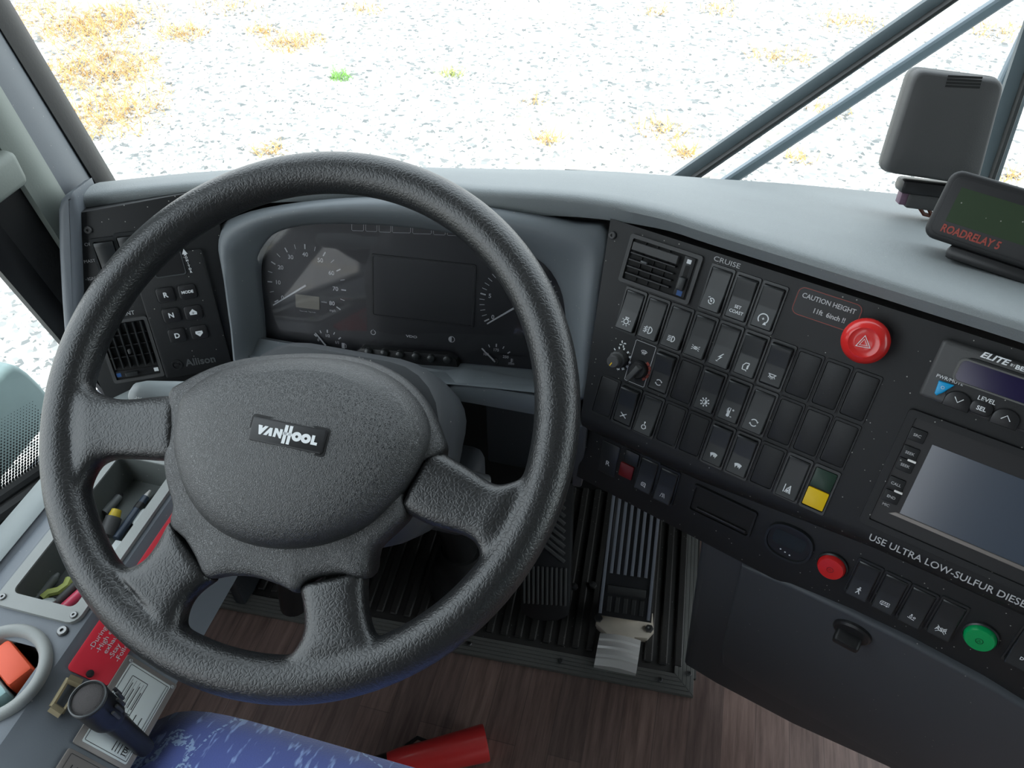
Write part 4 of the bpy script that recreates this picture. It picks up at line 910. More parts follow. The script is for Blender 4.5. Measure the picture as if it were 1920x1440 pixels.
spoke([(318, 972), (300, 1010), (278, 1044), (248, 1063), (222, 1058), (193, 1024), (158, 988)], [(402, 1090), (385, 1100), (360, 1124), (347, 1155), (350, 1192), (374, 1230), (405, 1266)], (-.006, -.005, -.003, -.002, 0, 0, 0), (.016, .0155, .015, .015, .0145, .013, .006))
spoke([(690, 1070), (686, 1092), (689, 1135), (697, 1172), (712, 1199), (742, 1217), (775, 1230)], [(556, 1098), (564, 1115), (571, 1150), (571, 1185), (553, 1220), (522, 1248), (490, 1274)], (-.006, -.005, -.003, -.002, 0, 0, 0), (.016, .0155, .015, .015, .0145, .013, .006))
spoke([(815, 838), (845, 857), (890, 884), (930, 908), (966, 902), (1000, 886), (1032, 866)], [(750, 955), (785, 976), (825, 992), (865, 1003), (893, 1020), (906, 1056), (928, 1090)], (-.005, -.004, -.003, -.002, 0, 0, 0), (.016, .0155, .015, .015, .0145, .013, .006))
# melt rim and spokes into one moulded skin, then part it again into the rim and its four spokes
bmesh.ops.recalc_face_normals(WHEEL_BM, faces=WHEEL_BM.faces[:]); me = bpy.data.meshes.new('moulded'); WHEEL_BM.to_mesh(me); WHEEL_BM.free(); o = bpy.data.objects.new('moulded', me); COL.objects.link(o)
md = o.modifiers.new('remesh', 'REMESH'); md.mode = 'VOXEL'; md.voxel_size = .0017
md = o.modifiers.new('smooth', 'SMOOTH'); md.factor = .5; md.iterations = 45
bpy.context.view_layer.update(); ev = bpy.data.meshes.new_from_object(o.evaluated_get(bpy.context.evaluated_depsgraph_get())); bpy.data.objects.remove(o)
CO = [tuple(v.co) for v in ev.vertices]; BINS = {k: [] for k in range(5)}
for p in ev.polygons:
    x, y, z = p.center; r_ = math.hypot(x, y)
    if r_ > .194: BINS[0].append(p.vertices[:])
    else:
        a = math.degrees(math.atan2(y, x)) % 360
        BINS[1 + min(range(4), key=lambda k: abs((a-(172, 225, 279, 338)[k]+180) % 360-180))].append(p.vertices[:])
for k in range(1, 5):                                     # keep each spoke in one piece; crumbs go to the rim
    par = {}
    def find(i):
        while par.setdefault(i, i) != i: par[i] = par[par[i]]; i = par[i]
        return i
    for f_ in BINS[k]:
        for i in f_[1:]: par[find(i)] = find(f_[0])
    cnt = {}
    for f_ in BINS[k]: cnt[find(f_[0])] = cnt.get(find(f_[0]), 0)+1
    big = max(cnt, key=cnt.get); BINS[0] += [f_ for f_ in BINS[k] if find(f_[0]) != big]; BINS[k] = [f_ for f_ in BINS[k] if find(f_[0]) == big]
for k, fs in BINS.items():
    ids = sorted({i for f_ in fs for i in f_}); mp_ = {v: n for n, v in enumerate(ids)}
    me = bpy.data.meshes.new('rim' if k == 0 else 'spoke'); me.from_pydata([CO[i] for i in ids], [], [[mp_[i] for i in f_] for f_ in fs]); me.materials.append(M_['leather'])
    for p in me.polygons: p.use_smooth = True
    o = bpy.data.objects.new('rim' if k == 0 else 'spoke', me); COL.objects.link(o); o.parent = sw
HUB = [(322, 738), (350, 716), (400, 691), (460, 672), (530, 662), (600, 659), (670, 667), (730, 690), (775, 722), (808, 765), (828, 810), (836, 845), (800, 868), (772, 900), (762, 935), (764, 968), (735, 1000), (700, 1035), (690, 1084), (650, 1077), (610, 1080), (578, 1092), (560, 1112), (530, 1098), (480, 1082), (430, 1080), (392, 1083), (372, 1045), (352, 1012), (325, 985), (330, 950), (318, 905), (313, 860), (322, 800)]
hub = [tuple(p) for p in closed_dense([Wp(*p) for p in HUB], 3)]
b = B(); zc = .004
def shell(bm, outl, prof, bend=0):
    rings = []
    c = sum((Vector(p) for p in outl), Vector((0, 0)))/len(outl)
    for sc_2, z in prof:
        Q = [(c.x+(x-c.x)*sc_2, c.y+(y-c.y)*sc_2) for x, y in outl]
        rings.append([(x, y, z-bend*max(0, y-.012)**2) for x, y in Q])
    loft(bm, rings, True, True, True)
shell(b, hub, [(.86, -.055), (.95, -.035), (.985, -.018), (1, -.008), (1, .002), (.985, .007), (.96, .0095), (.9, .011), (.7, .0125), (.3, .013)], 6)
obj('hub_shell', b, 'hub', sw, ang=50)
PADO = [(330, 790), (345, 742), (395, 703), (460, 680), (530, 668), (600, 666), (665, 674), (722, 697), (765, 730), (795, 770), (806, 815), (790, 862), (765, 905), (728, 950), (685, 988), (635, 1013), (580, 1027), (520, 1030), (465, 1021), (415, 1000), (378, 968), (350, 925), (333, 875), (327, 830)]
pad = [tuple(p) for p in closed_dense([Wp(*p, .015) for p in PADO], 3)]
b = B(); shell(b, pad, [(1.0, .006), (.996, .013), (.978, .0195), (.945, .0255), (.89, .0310), (.78, .0360), (.6, .0395), (.4, .0415), (.2, .0425), (.05, .0428)], 6)
obj('airbag_cover', b, 'hub', sw, ang=50)
# badge
bd = [Wp(x, y, .0415) for x, y in ((479, 780), (617, 808), (603, 853), (466, 824))]; bc = sum(bd, Vector((0, 0)))/4; ba = math.atan2((bd[1]-bd[0]).y, (bd[1]-bd[0]).x)
bw, bh = (bd[1]-bd[0]).length, (bd[0]-bd[3]).length
BM_ = Matrix.Translation((bc.x, bc.y, .0415)) @ Matrix.Rotation(0, 4, 'X') @ Matrix.Rotation(ba, 4, 'Z')
b = B(); slab(b, rrect(bw+.004, bh+.004, .003, 3), -.004, .0006, .0004); rim_ = obj('badge_recess', b, 'well', sw, BM_)
b = B(); slab(b, rrect(bw, bh, .002, 3), -.001, .0022, .001); bdg = obj('badge', b, 'black2', sw, BM_)
lw = .0118*bh/.032*.032/.0118*1; e = bh
def glyph(pts_list):
    b = B()
    for p in pts_list: poly(b, [(x*bw/100, y*bh/34) for x, y in p])
    return obj('lettering', b, 'white', bdg, Matrix.Translation((0, 0, .0025)))
glyph([[(-40, 6), (-34.5, 6), (-34, 2), (-31, 6), (-26.5, 6), (-34.5, -7), (-37, -7)], [(-31, -6.5), (-24, 5), (-20.5, 5), (-19.5, -6.5), (-23.6, -6.5), (-24, -2), (-26.5, -6.5)], [(-18, -6.5), (-17.5, 6), (-14, 6), (-10.5, .5), (-10.5, 6), (-6.8, 6), (-6.8, -7), (-9.2, -7), (-14.3, 0), (-14.3, -6.5)]])
glyph([[(-5.0, 13), (-.6, 13), (-.6, -13), (-5.0, -13)], [(1.2, 13), (5.4, 13), (5.4, -13), (1.2, -13)], [(-6, 3), (6.4, 3), (6.4, -1), (-6, -1)]])
for cx in (13, 25.2):
    b = B(); ro = arc(0, 0, 6.6, 0, 360, 24); ri = arc(0, 0, 1.9, 0, 360, 24)
    for k in range(24): poly(b, [((cx+ro[k][0])*bw/100, ro[k][1]*bh/34), ((cx+ro[k+1][0])*bw/100, ro[k+1][1]*bh/34), ((cx+ri[k+1][0])*bw/100, ri[k+1][1]*bh/34), ((cx+ri[k][0])*bw/100, ri[k][1]*bh/34)])
    bmesh.ops.remove_doubles(b, verts=b.verts, dist=1e-7); obj('lettering', b, 'white', bdg, Matrix.Translation((0, 0, .0025)))
glyph([[(32.5, 6.5), (36.6, 6.5), (36.6, -2.6), (41, -2.6), (41, -6.5), (32.5, -6.5)]])
# column
sc = thing('steering_column', 'grey-black steering column shroud under the wheel hub running down to the floor', 'steering column', WHEEL)
b = B(); sh = [rrect(.205, .165, .06, 6, (.003, -.018)), rrect(.222, .180, .065, 6, (.004, -.018)), rrect(.222, .182, .065, 6, (.002, -.014)), rrect(.20, .17, .05, 6, (.006, -.010)), rrect(.16, .16, .05, 6, (.004, .0)), rrect(.12, .13, .04, 6, (.004, .0))]
loft(b, [[(x, y, z) for x, y in p] for p, z in zip(sh, (-.060, -.075, -.12, -.17, -.25, -.36))]); obj('shroud', b, 'shroud', sc, ang=50)
b = B(); cyl(b, (.112, -.02, -.17), (.135, -.02, -.19), .009, .009, 16); obj('column_screw', b, 'screw', sc)
wi = WHEEL.inverted()
b = B(); tube(b, [wi @ Vector(p) for p in ((-.27, .58, .42), (-.262, .63, .28), (-.255, .66, .16), (-.25, .67, .0))], .028, 16); obj('lower_shaft', b, 'black2', sc)
b = B(); pts_ = [wi @ Vector((-.252, .665, z)) for z in (.003, .02, .035, .05, .065, .08, .095, .11)]; tube(b, pts_, [.062, .060, .048, .054, .042, .046, .036, .034], 24); obj('boot', b, 'rubber', sc, ang=60)
b = B(); rbox(b, (0, 0, 0), (.20, .10, .10), .02, 3, Matrix.Translation((-.30, .615, .34))); bmesh.ops.transform(b, matrix=wi, verts=b.verts); obj('column_bracket', b, 'kick', sc)
# stalk behind the wheel, left
a0_, a1_ = Wp(246, 738, -.055), Wp(372, 728, -.055)
b = B(); A0, A1 = Vector((a0_.x, a0_.y, -.055)), Vector((a1_.x+.05, a1_.y, -.06)); d = A1-A0
rings = []
for f_, w_, h_ in ((0, .006, .004), (.03, .011, .008), (.12, .0135, .0105), (.5, .0145, .0115), (.56, .013, .010), (.58, .0105, .009), (1, .010, .009)):
    c = A0+d*f_; rings.append([c+Vector((0, math.cos(q)*w_, math.sin(q)*h_)) for q in [2*math.pi*j/16 for j in range(16)]])
loft(b, rings); stk = obj('control_stalk', b, 'stalk', sc, ang=60)
p_ = Wp(261, 740, -.044); b = B(); S(b, arc(0, -2, 5, 140, 40, 8), .6); 
for k in (-1, 0, 1): S(b, [(k*2, 1), (k*2.6, 4)], .6)
obj('symbol', b, 'white', stk, Matrix.Translation((p_.x, p_.y-.006, -.0445)))

# ================================================================== FOOTWELL
DX = R_(2.8)
MATF = Matrix.Translation((-.233, .537, .0)) @ Matrix.Rotation(DX, 4, 'Z')
mt = thing('pedal_mat', 'black ribbed rubber mat with grey grooved edging in the footwell', 'mat', MATF)
b = B(); rbox(b, (-.03, .23, .003), (.84, .40, .006), .001); obj('mat_base', b, 'mat_', mt)
rb = None
for k in range(34):
    x = -.425+.0238*k
    if rb is None:
        b = B(); rbox(b, (0, .235, .0085), (.013, .385, .007), .002, 1); rb = obj('rib', b, 'mat_', mt, Matrix.Translation((x, 0, 0)))
    else: o = rb.copy(); COL.objects.link(o); o.parent = mt; o.matrix_local = Matrix.Translation((x, 0, 0))
def ridged(name, pts):
    """edging strip: five stepped ridges with a mitred corner"""
    b = B()
    for k in range(5):
        q = pts(k); slab(b, q, .001, .0085+.0006*k, .0008, 1)
    obj(name, b, 'edging', mt)
ridged('front_edging', lambda k: [(-.45, .0062*k), (.386-.0062*k, .0062*k), (.386-.0062*(k+.96), .0062*(k+.96)), (-.45, .0062*(k+.96))])
ridged('side_edging', lambda k: [(.386-.0062*k, .0062*k+.0003), (.386-.0062*k, .40), (.386-.0062*(k+.96), .40), (.386-.0062*(k+.96), .0062*(k+.96)+.0003)])
for px, py in ((872, 1237), (1048, 1262), (1236, 1296), (1292, 1262)):
    p = MATF.inverted() @ atz(px, py, .012); screw(mt, p.x, max(p.y, .016), .0105, .0045)
fv = thing('floor_cylinder', 'dark grey cylinder with flanged neck standing in the footwell left of the column', 'cylinder')
b = B(); cyl(b, (-.475, .60, .36), (-.49, .545, .17), .034, .034, 24); obj('cylinder_body', b, 'kick', fv)
b = B(); cyl(b, (-.49, .545, .172), (-.492, .540, .158), .040, .040, 24); cyl(b, (-.492, .54, .158), (-.497, .525, .06), .022, .022, 20); obj('neck', b, 'black2', fv)
for dx in (-.032, .032):
    b = B(); lathe(b, [(.006, 0), (.005, .005), (.0001, .006)], 10, Matrix.Translation((-.49+dx, .530, .172))); obj('bolt', b, 'metal', fv)
# accelerator
def pedal_frame(base, top):
    base, top = Vector(base), Vector(top); Y = (top-base).normalized(); X = Y.cross(Vector((0, -.6, .8))).normalized(); X = X if X.x > 0 else -X
    return mk(base, X, Y, X.cross(Y))
AC = pedal_frame((.027, .640, .064), (.014, .775, .205))
ap = thing('accelerator_pedal', 'long black accelerator pedal with raised lengthwise ribs above a metal heel plate', 'pedal', AC)
b = B(); slab(b, [(-.044, -.01), (.044, -.01), (.041, .10), (.037, .26), (-.037, .26), (-.041, .10)], -.014, .002, .003); obj('pedal_plate', b, 'black2', ap)
b = B(); rbox(b, (0, .036, .003), (.062, .014, .006), .002); obj('pedal_step', b, 'rubber', ap)
for k in range(8):
    x = -.0385+.011*k; b = B(); y0 = .062 if 0 < k < 7 else -.005; slab(b, [(x-.0026, y0), (x+.0026, y0), (x*.93+.0024, .258), (x*.93-.0024, .258)], .0015, .006, .001); obj('rib', b, 'pedalrib', ap)
for k in range(5):
    x = -.026+.013*k; b = B(); rbox(b, (x, .012, .003), (.0075, .026, .003), .001, 1); obj('tread_block', b, 'rubber', ap)
bk_ = thing('pedal_bracket', 'dirty metal hinge bracket with bolts at the foot of the accelerator', 'bracket', MATF)
p = [MATF.inverted() @ atz(x, y, .018) for x, y in ((1120, 1142), (1130, 1140), (1224, 1150), (1226, 1185), (1214, 1198), (1190, 1196), (1186, 1205), (1150, 1205), (1136, 1188), (1117, 1170))]
b = B(); slab(b, [(q.x, q.y) for q in p], .006, .020, .003); obj('bracket_plate', b, 'dirty', bk_)
b = B(); q = MATF.inverted() @ atz(1172, 1150, .035); rbox(b, (q.x, q.y+.012, .032), (.05, .03, .032), .005); obj('hinge_block', b, 'dirty', bk_)
for x, y in ((1122, 1160), (1217, 1180)):
    q = MATF.inverted() @ atz(x, y, .02); b = B(); lathe(b, [(.007, .019), (.007, .024), (.0035, .0245), (.0001, .0235)], 6, Matrix.Translation((q.x, q.y, 0))); obj('bolt', b, 'screw', bk_, ang=25)
hp = thing('heel_plate', 'shiny curved metal heel plate with three grooves in front of the accelerator', 'heel plate', MATF)
c = [MATF.inverted() @ atz(x, y, .02) for x, y in ((1125, 1186), (1202, 1200), (1193, 1262), (1114, 1246))]
L0, L1, R1_, R0_ = Vector(c[0]), Vector(c[3]), Vector(c[2]), Vector(c[1]); rings = []
for k in range(17):
    f_ = k/16; gz = -.0022 if k in (4, 8, 12) else 0
    a, e_ = L0.lerp(L1, f_), R0_.lerp(R1_, f_); rings.append([Vector((*a.lerp(e_, q).xy, .018+.010*math.sin(math.pi*q)*.6+.006*math.sin(math.pi*f_)+gz)) for q in (0, .04, .2, .4, .6, .8, .96, 1)]+[Vector((*e_.xy, .006)), Vector((*a.xy, .006))])
b = B(); loft(b, rings); obj('curved_plate', b, 'metal', hp, ang=30)
# brake
BR = pedal_frame((-.102, .632, .058), (-.132, .755, .215))
bp_ = thing('brake_pedal', 'black brake pedal with slanted upper ribs and upright lower ribs, left of the accelerator', 'pedal', BR)
b = B(); slab(b, [(-.040, .0)]+[(.042*math.cos(R_(a)), -.012+.022*math.sin(R_(a))) for a in range(200, 341, 20)]+[(.042, .0), (.045, .20), (-.045, .20)], -.016, .002, .004); obj('pedal_pad', b, 'black2', bp_)
for k in range(10):
    x = -.034+.0075*k; b = B(); rbox(b, (x, .028, .003), (.0042, .064, .005), .001, 1); obj('rib', b, 'dspm', bp_)
for k in range(9):
    b = B(); rbox(b, (0, 0, 0), (.05, .006, .005), .001, 1, Matrix.Translation((.012, .085+.0125*k, .003)) @ Matrix.Rotation(R_(-38), 4, 'Z')); obj('slanted_rib', b, 'dspm', bp_)
for x, y in ((1077, 1096), (1112, 1093)):
    q = atz(x, y, .02); b = B(); lathe(b, [(.007, 0), (.006, .004), (.0001, .005)], 10, Matrix.Translation((q.x, q.y, .012))); obj('floor_bolt', b, 'screw', mt, MATF.inverted())

# ================================================================== LEFT CONSOLE
lc = thing('side_console', 'long grey side console along the driver window with slanted inner face', 'console')
ZT = .55
SEC = [(-.634, .43), (-.634, .520), (-.624, .534), (-.592, .546), (-.585, .5425), (-.581, .5405), (-.566, .546), (-.560, ZT), (-.552, ZT), (-.472, ZT), (-.462, .5485), (-.457, .5435), (-.453, .5405), (-.424, .522), (-.4203, .5185), (-.4175, .515), (-.389, .476), (-.395, .470), (-.475, .456), (-.58, .33)]
b = B()
def sect(y0, y1, i0, i1): loft(b, [[(x, y, z) for x, z in SEC[i0:i1+1]] for y in (y0, y1)], closed=False, cap0=False)
HO = (-.552, -.472)   # the strip between these x carries the cup hole and the tray
sect(-.5, .52, 0, 8); sect(-.5, .52, 9, len(SEC)-1)
def top(y0, y1, x0=HO[0], x1=HO[1]):
    b.faces.new([b.verts.new(p) for p in ((x0, y0, ZT), (x1, y0, ZT), (x1, y1, ZT), (x0, y1, ZT))])
CX, CY = -.506, .176
top(-.5, CY-.030); top(CY-.030, CY+.030, HO[0], CX-.030); top(CY-.030, CY+.030, CX+.030, HO[1]); top(CY+.030, .243); top(.418, .52)
bmesh.ops.remove_doubles(b, verts=b.verts, dist=1e-6)
e_ = [(x, .52, z) for x, z in SEC]; b.faces.new([b.verts.new(p) for p in e_])
obj('console_body', b, 'sill2', lc, ang=30)
b = B(); loft(b, [[(x, y, z+.0015) for x, z in ((-.6345, .50), (-.634, .520), (-.624, .534), (-.593, .5455), (-.585, .544))] for y in (-.5, .52)], closed=False); obj('sill_strip', b, 'sill', lc, ang=60)
b = B(); rbox(b, (-.61, .75, .27), (.02, .44, .54), .004); obj('front_side_panel', b, 'kick', lc)
q = hit(118, 1184, mk(Vector((0, 0, ZT)), Vector((1, 0, 0)), Vector((0, 1, 0)), Vector((0, 0, 1)))); screw(lc, q.x, q.y, ZT+.0003, .0050)
# organizer tray let into the top
ot = thing('organizer_tray', 'light grey framed pen tray let into the side console, holding pens', 'tray')
X0, X1, Y0, Y1 = -.556, -.466, .232, .432
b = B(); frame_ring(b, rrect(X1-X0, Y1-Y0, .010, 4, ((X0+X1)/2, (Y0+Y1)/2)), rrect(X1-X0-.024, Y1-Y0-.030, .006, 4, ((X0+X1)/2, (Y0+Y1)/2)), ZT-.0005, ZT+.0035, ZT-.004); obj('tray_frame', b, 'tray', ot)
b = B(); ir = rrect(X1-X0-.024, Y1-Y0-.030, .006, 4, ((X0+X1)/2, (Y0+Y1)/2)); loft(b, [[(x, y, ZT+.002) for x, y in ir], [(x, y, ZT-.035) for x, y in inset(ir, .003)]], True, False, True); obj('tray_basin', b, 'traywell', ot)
for x, y in ((X0+.007, Y0+.008), (X1-.007, Y0+.008), (X0+.007, Y1-.010)): screw(ot, x, y, ZT+.0033, .0036)
TZ = ZT-.033
def pen(name, label, p0, p1, r, m, cap=None, tip=None, cat='pen'):
    t = thing(name, label, cat); a, c = atz(*p0, TZ+r), atz(*p1, TZ+r); d = c-a
    b = B(); cyl(b, a, a+d*.86, r, r*.95, 12); obj('barrel', b, m, t)
    b = B(); cyl(b, a+d*.86, c, r*.8, r*.35, 12); obj('tip', b, tip or m, t)
    if cap: b = B(); cyl(b, a+d*.60, a+d*.72, r*1.08, r*1.08, 12); obj('grip', b, cap, t)
pen('pen', 'dark blue pen with a chrome end lying in the tray, the longest one', (218, 1010), (282, 920), .0042, 'penblue', 'black2', 'metal')
pen('pen', 'grey pen with a black tip in the tray behind the yellow-capped marker', (196, 962), (229, 926), .0045, 'pengrey', None, 'black2')
pen('pen', 'pink-red pen in the near corner of the tray', (118, 1146), (170, 1098), .0065, 'pink', None, 'pink')
pen('pen', 'plain grey stick pen at the left side of the tray', (60, 1135), (110, 1075), .0045, 'pengrey', None, 'pengrey')
pen('pen', 'dark grey stick pen in the middle of the tray beside the yellow-green band', (100, 1138), (148, 1092), .0048, 'dspm', None, 'dspm')
t = thing('marker', 'grey marker with a yellow cap leaning in the tray', 'marker'); a, c = atz(200, 1004, TZ+.006), atz(219, 956, TZ+.014); d = c-a
b = B(); cyl(b, a, a+d*.7, .0085, .008, 14); obj('barrel', b, 'dspm', t); b = B(); cyl(b, a+d*.7, c, .0062, .0050, 14); obj('cap', b, 'yellowcap', t)
q = atz(269, 972, TZ+.001); b = B(); lathe(b, [(.0115, 0), (.0115, .002), (.010, .0026), (.0001, .0026)], 28, Matrix.Translation(q)); tag(obj('white_disc', b, 'coin'), 'pale round disc lying in the tray beside the dark blue pen', 'disc')
b = B(); cpts = [atz(x, y, TZ+.006) for x, y in ((80, 1122), (92, 1112), (110, 1108), (125, 1098), (131, 1085))]; tube(b, cpts, .0042, 8); tag(obj('wristband', b, 'lime'), 'yellow-green rubber band curled in the tray', 'band')
b = B(); q = atz(86, 1136, TZ+.008); bmesh.ops.create_icosphere(b, subdivisions=2, radius=.010)
for v in b.verts: v.co *= .7+.6*random.random(); v.co.z *= .6
bmesh.ops.translate(b, verts=b.verts, vec=q); tag(obj('clear_wrapper', b, 'clear', ang=10), 'crumpled clear wrapper in the near end of the tray', 'wrapper')
q = atz(217, 1030, TZ+.004); b = B(); rbox(b, q, (.010, .018, .006), .001); tag(obj('eraser', b, 'coin'), 'small white block in the tray by the tray edge next to the wheel rim', 'eraser')
# cup holder
ch = thing('cup_holder', 'pale grey round cup holder ring in the side console by the left edge', 'cup holder', Matrix.Translation((CX, CY, ZT)))
b = B(); lathe(b, [(.046, -.001), (.046, .003), (.0435, .0055), (.039, .006), (.0355, .003), (.034, -.002), (.033, -.05), (.0001, -.05)], 48); obj('ring', b, 'tray', ch, ang=50)
b = B(); lathe(b, [(.0328, -.008), (.032, -.048), (.0001, -.0485)], 40); obj('liner', b, 'well', ch)
t = thing('carton', 'orange-red and pale teal packet standing in the cup holder', 'packet', Matrix.Translation((CX, CY, ZT-.045)) @ Matrix.Rotation(R_(-25), 4, 'Z'))
b = B(); rbox(b, (-.002, .0125, .024), (.044, .022, .046), .004, 2); obj('red_half', b, 'orange', t); b = B(); rbox(b, (.005, -.0105, .024), (.038, .020, .046), .004, 2); obj('teal_half', b, 'paleteal', t)
# signs on the inner face
def plane_from(p0, p1, y=0):
    X = Vector((p1[0]-p0[0], 0, p1[1]-p0[1])).normalized(); Y = Vector((0, 1, 0)); return mk(Vector((p0[0], y, p0[1])), X, Y, X.cross(Y))
F1 = plane_from((-.449, .538), (-.400, .507)); F2 = plane_from((-.4203, .5198), (-.3703, .4498))
s1 = [uv(x, y, F1, .001) for x, y in ((122, 1254), (185, 1164), (203, 1288))]
sy0 = (s1[0][1]); sx0_, sx1_ = -.0075, .0305
rs = thing('red_sign', 'red plastic warning sign with white lettering on the side console', 'sign', F1 @ Matrix.Translation((0, 0, .0012)))
b = B(); slab(b, rrect(sx1_-sx0_, .205, .004, 3, ((sx0_+sx1_)/2, sy0+.1025)), 0, .0022, .0004); obj('sign_plate', b, 'sign', rs)
for k, s_ in enumerate(('-During a regeneration:', '-High exhaust heat, the', ' exhaust pipe will be hot', '-Stay clear of the exhaust', '-Follow the instructions')):
    text(rs, s_, .0005+.0062*k, sy0+.022, .0024, .0058, 'greyprint', rot=math.pi/2, align='LEFT', sx=1.25)
b = B(); lathe(b, [(.0035, 0), (.003, .003), (.0001, .0035)], 12, Matrix.Translation((.012, sy0+.004, .002))); obj('rivet', b, 'black2', rs)
def plate(name, label, y0, y1, m, draw):
    t = thing(name, label, 'plate', F2 @ Matrix.Translation((0, 0, .001))); b = B(); slab(b, rrect(.0585, y1-y0, .002, 2, (.0248, (y0+y1)/2)), 0, .0018, .0003); obj('plate_body', b, 'silver' if m == 'silver' else 'bronze', t); draw(t, y0, y1); return t
def d1(t, y0, y1):
    ym = (y0+y1)/2; b = B(); slab(b, rrect(.047, (y1-y0)*.90, .001, 1, (.025, ym)), .0016, .0024, .0002); obj('inner_plate', b, 'silver', t)
    b = B(); stroke(b, rrect(.044, (y1-y0)*.85, .0005, 1, (.025, ym)), .0005, .0027, True); stroke(b, [(.0445, y0+.008), (.0445, y1-.006)], .0004, .0027)
    stroke(b, rrect(.0175, .042, .0003, 1, (.0185, ym+.006)), .0006, .0027, True); stroke(b, [(.0098, ym-.002), (.0272, ym-.002)], .0006, .0027)
    for k in range(4): stroke(b, [(.012+.004*k, ym-.013), (.012+.004*k, ym+.025)], .0003, .0027); stroke(b, [(.0135+.004*k, ym+.002), (.0135+.004*k, ym+.022-.004*(k % 2))], .0008, .0027)
    for k in range(4): stroke(b, [(.0295+.0032*k, ym-.032), (.0295+.0032*k, ym-.006+.007*(k % 2))], .0008, .0027)
    obj('printed_table', b, 'ink', t); text(t, '10653', .0415, y0+.016, .0027, .0065, 'ink', rot=math.pi/2, bold=.02)
    for x_, y_ in ((.001, y1-.004), (.050, y1-.004)): screw(t, x_, y_, .0018, .0020)
pl1 = plate('data_plate', 'silver data plate with black ruled tables, behind the microphone', .148, .2290, 'bronze', d1)
def d2(t, y0, y1):
    b = B()
    for k in range(8):
        y = y1-.010
        while y > y0+.010:
            L_ = random.uniform(.004, .011); stroke(b, [(.006+.0052*k, y), (.006+.0052*k, y-L_)], .0010, .0022); y -= L_+.002
    stroke(b, rrect(.050, y1-y0-.006, .0005, 1, (.0248, (y0+y1)/2)), .0004, .0022, True); obj('printed_lines', b, 'ink', t)
plate('data_plate', 'brown-grey data plate with dense black print, in front of the microphone', .0, .144, 'bronze', d2)
# microphone and its brass bracket
HC, TC = atz(164, 1310, .590), atz(272, 1402, .475)
mic = thing('microphone', 'black handheld microphone with round mesh head clipped to the side console', 'microphone'); MM_ = axis_M(TC, HC); L_ = (HC-TC).length
MS_ = MM_ @ Matrix.Diagonal((.84, .84, 1, 1))
b = B(); lathe(b, [(.0095, 0), (.0105, L_*.35), (.012, L_*.58), (.0135, L_*.64)], 32, MS_, True); obj('handle', b, 'black2', mic)
b = B(); lathe(b, [(.0135, L_*.62), (.0165, L_*.68), (.0172, L_*.74), (.0172, L_*.93), (.0178, L_*.95), (.0180, L_*.99), (.0165, L_)], 40, MS_); obj('head_shell', b, 'black2', mic, ang=25)
b = B(); lathe(b, [(.0172, L_*.985), (.0176, L_+.0008), (.0164, L_+.0014), (.0158, L_*.985)], 40, MS_); obj('head_rim', b, 'rockedge', mic)
b = B(); lathe(b, [(.0162, L_*.99), (.013, L_*1.004), (.008, L_*1.010), (.0001, L_*1.015)], 40, MS_); obj('mesh_grille', b, 'mesh', mic)
for k in range(5):
    a = R_(-50+18*k); b = B(); rbox(b, (.0172*math.cos(a), .0172*math.sin(a), L_*.82), (.003, .0024, L_*.12), .0008, 1, None); bmesh.ops.transform(b, matrix=MM_, verts=b.verts); obj('side_slot', b, 'dspm', mic)
bb = thing('brass_bracket', 'brass bracket with open frame beside the microphone head', 'bracket'); q = [F1 @ Vector((*uv(x, y, F1, .004), .004)) for x, y in ((128, 1272), (96, 1325), (116, 1338), (152, 1282))]
for i, (p0, p1, r_) in enumerate(((q[0], q[1], .0022), (q[1], q[2], .0045), (q[3], q[0], .0045), (q[2], q[3], .0016))): b = B(); tube(b, [p0, p0.lerp(p1, .5), p1], r_, 6); obj('bracket_bar', b, 'brass', bb)

# ================================================================== SEAT, RED HANDLE
b = B(); bmesh.ops.create_grid(b, x_segments=24, y_segments=24, size=.5)
x0, x1, y0, y1, zt = -.452, .06, -.30, .230, .452
for v in b.verts:
    u, w = v.co.x*2, v.co.y*2; rr = max(abs(u), abs(w)); e = (abs(u)**7+abs(w)**7)**(1/7); k = (rr/e) if e > 0 else 1
    u2, w2 = u*k, w*k; z = zt-.030*(max(0, e-.72)/.28)**2.2 - .025*u*.5
    v.co = Vector(((x0+x1)/2+(x1-x0)/2*u2, (y0+y1)/2+(y1-y0)/2*w2, z))
bd_ = [e for e in b.edges if e.is_boundary]; r = bmesh.ops.extrude_edge_only(b, edges=bd_); vs2 = [v for v in r['geom'] if isinstance(v, bmesh.types.BMVert)]; bmesh.ops.translate(b, verts=vs2, vec=(0, 0, -.08))
st_ = thing('driver_seat', 'driver seat with deep blue fabric cushion patterned in light blue dashes', 'seat')
obj('seat_cushion', b, 'fabric', st_, ang=60)
b = B(); rbox(b, (-.19, -.04, .33), (.44, .46, .06), .01); obj('seat_pan', b, 'black2', st_); b = B(); rbox(b, (-.19, -.06, .15), (.26, .28, .30), .02); obj('seat_pedestal', b, 'black2', st_)
a, c = atz(738, 1436, .030), atz(912, 1392, .030); d = c-a; RM = axis_M(a-d*.30, c)
rh = thing('floor_torch', 'bright red ribbed plastic tube with black strap lying on the wood floor', 'tool'); L_ = (c-a).length*1.30
b = B(); lathe(b, [(.010, 0), (.020, L_*.20), (.0225, L_*.30), (.0225, L_*.45), (.0235, L_*.6), (.0262, L_*.98), (.0255, L_), (.0001, L_)], 36, RM); obj('tube_body', b, 'torchred', rh, ang=40)
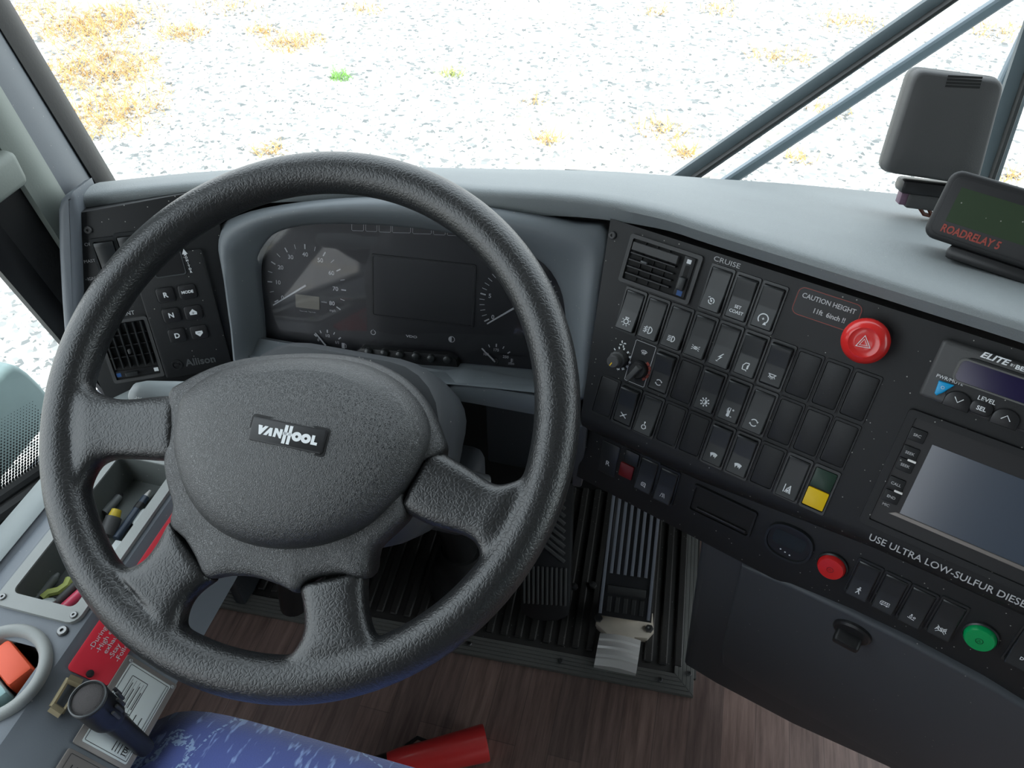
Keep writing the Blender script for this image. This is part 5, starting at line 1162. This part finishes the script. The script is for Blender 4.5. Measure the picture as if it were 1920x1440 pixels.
b = B(); q = RM @ Vector((0, 0, L_*.42)); pr = [q+Vector((-.022, .012, .004)), q+Vector((-.008, .028, .006)), q+Vector((.010, .026, .006)), q+Vector((.020, .014, .004))]; tube(b, pr, .003, 8); obj('strap_loop', b, 'black2', rh)
b = B(); q = RM @ Vector((0, 0, L_*.10)); cyl(b, q-d*.12, q+d*.12, .018, .020, 20); obj('strap', b, 'black2', rh)

# ================================================================== DEVICES ON THE DASH
rr_ = thing('trip_computer', 'black trip display with dusty green screen standing on the right of the dash', 'display', REL)
Rv = lambda x, y, dz=0: uv(x, y, REL, dz)
tl, bl = Rv(1790, 315), Rv(1725, 440); hR = tl[1]-bl[1]; xl = (tl[0]+bl[0])/2; wR = .165
b = B(); o = rrect(wR, hR, .010, 5, (xl+wR/2, bl[1]+hR/2)); slab(b, o, -.045, 0, .004, 3); obj('housing', b, 'housing', rr_)
b = B(); slab(b, rrect(wR-.010, hR-.010, .007, 4, (xl+wR/2, bl[1]+hR/2)), -.002, .0008, .0004); obj('front_face', b, 'housing', rr_)
p, q = Rv(1806, 352), Rv(1770, 413); xs_ = (p[0]+q[0])/2; b = B(); poly(b, [(xs_, q[1]), (xl+wR-.018, q[1]), (xl+wR-.018, p[1]), (xs_, p[1])]); obj('screen', b, 'lcd', rr_, Matrix.Translation((0, 0, .0011)))
u, v = Rv(1818, 446); text(rr_, 'ROADRELAY 5', u, v+.001, .0012, .0095, 'redprint', sx=.80, bold=.03, shear=.08)
b = B(); rbox(b, (xl+wR/2+.02, bl[1]+hR*.5+.006, -.07), (.10, hR*.8, .06), .012, 3); obj('rear_box', b, 'pale', rr_)
b = B(); rbox(b, (xl+wR/2+.01, bl[1]-.006, -.025), (wR-.03, .012, .05), .004); obj('stand', b, 'black2', rr_)
ds = thing('display_unit', 'tall dark grey rounded display housing seen from its back near the windshield', 'display', DSP)
Dv = lambda x, y, dz=0: uv(x, y, DSP, dz)
c = [Vector(Dv(x, y, 0)) for x, y in ((1716, 128), (1890, 150), (1836, 352), (1655, 325))]
def quad_round(c, r=.12, n=5):
    o = []
    for i in range(4):
        p, a, e = c[i], c[i-1], c[(i+1) % 4]; P0, P1 = p.lerp(a, r), p.lerp(e, r)
        for k in range(n+1): t = k/n; o.append(tuple(P0*(1-t)**2+p*2*t*(1-t)+P1*t*t))
    return o
b = B(); shell(b, quad_round(c), [(.94, -.040), (1, -.034), (1, -.014), (.985, -.0055), (.95, -.0012), (.90, 0), (.5, .0006)]); obj('housing', b, 'dspm', ds, ang=50)
cl, ctr = [p for p in c], sum(c, Vector((0, 0)))/4
b = B(); shell(b, quad_round([ctr+(p-ctr)*1.02 for p in c]), [(.97, -.034), (1, -.031), (1, -.021), (.97, -.018)]); obj('rim_band', b, 'dsphi', ds)
for k in range(4):
    p0, p1 = Dv(1777-2*k*.8, 143+6*k), Dv(1842-2*k*.8, 146+6*k); b = B(); stroke(b, [p0, p1], .0022, .0004); obj('vent_slot', b, 'well', ds)
u, v = Dv(1722, 350, -.02); b = B(); rbox(b, (u+.030, v, -.022), (.10, .014, .034), .004); obj('neck', b, 'black2', ds); b = B(); rbox(b, (u+.030, v-.014, -.022), (.08, .016, .026), .003); obj('plug_block', b, 'dspm', ds)
b = B(); rbox(b, (u-.012, v-.013, -.020), (.009, .013, .018), .001); obj('purple_plug', b, 'purple', ds)
for k in range(3):
    b = B(); tube(b, [Vector((u+.004+.01*k, v-.018, -.02)), Vector((u+.014+.008*k, v-.028, -.021)), Vector((u+.032+.006*k, v-.031, -.025)), Vector((u+.06, v-.030, -.03))], .0022, 6); obj('cable', b, 'cable', ds)
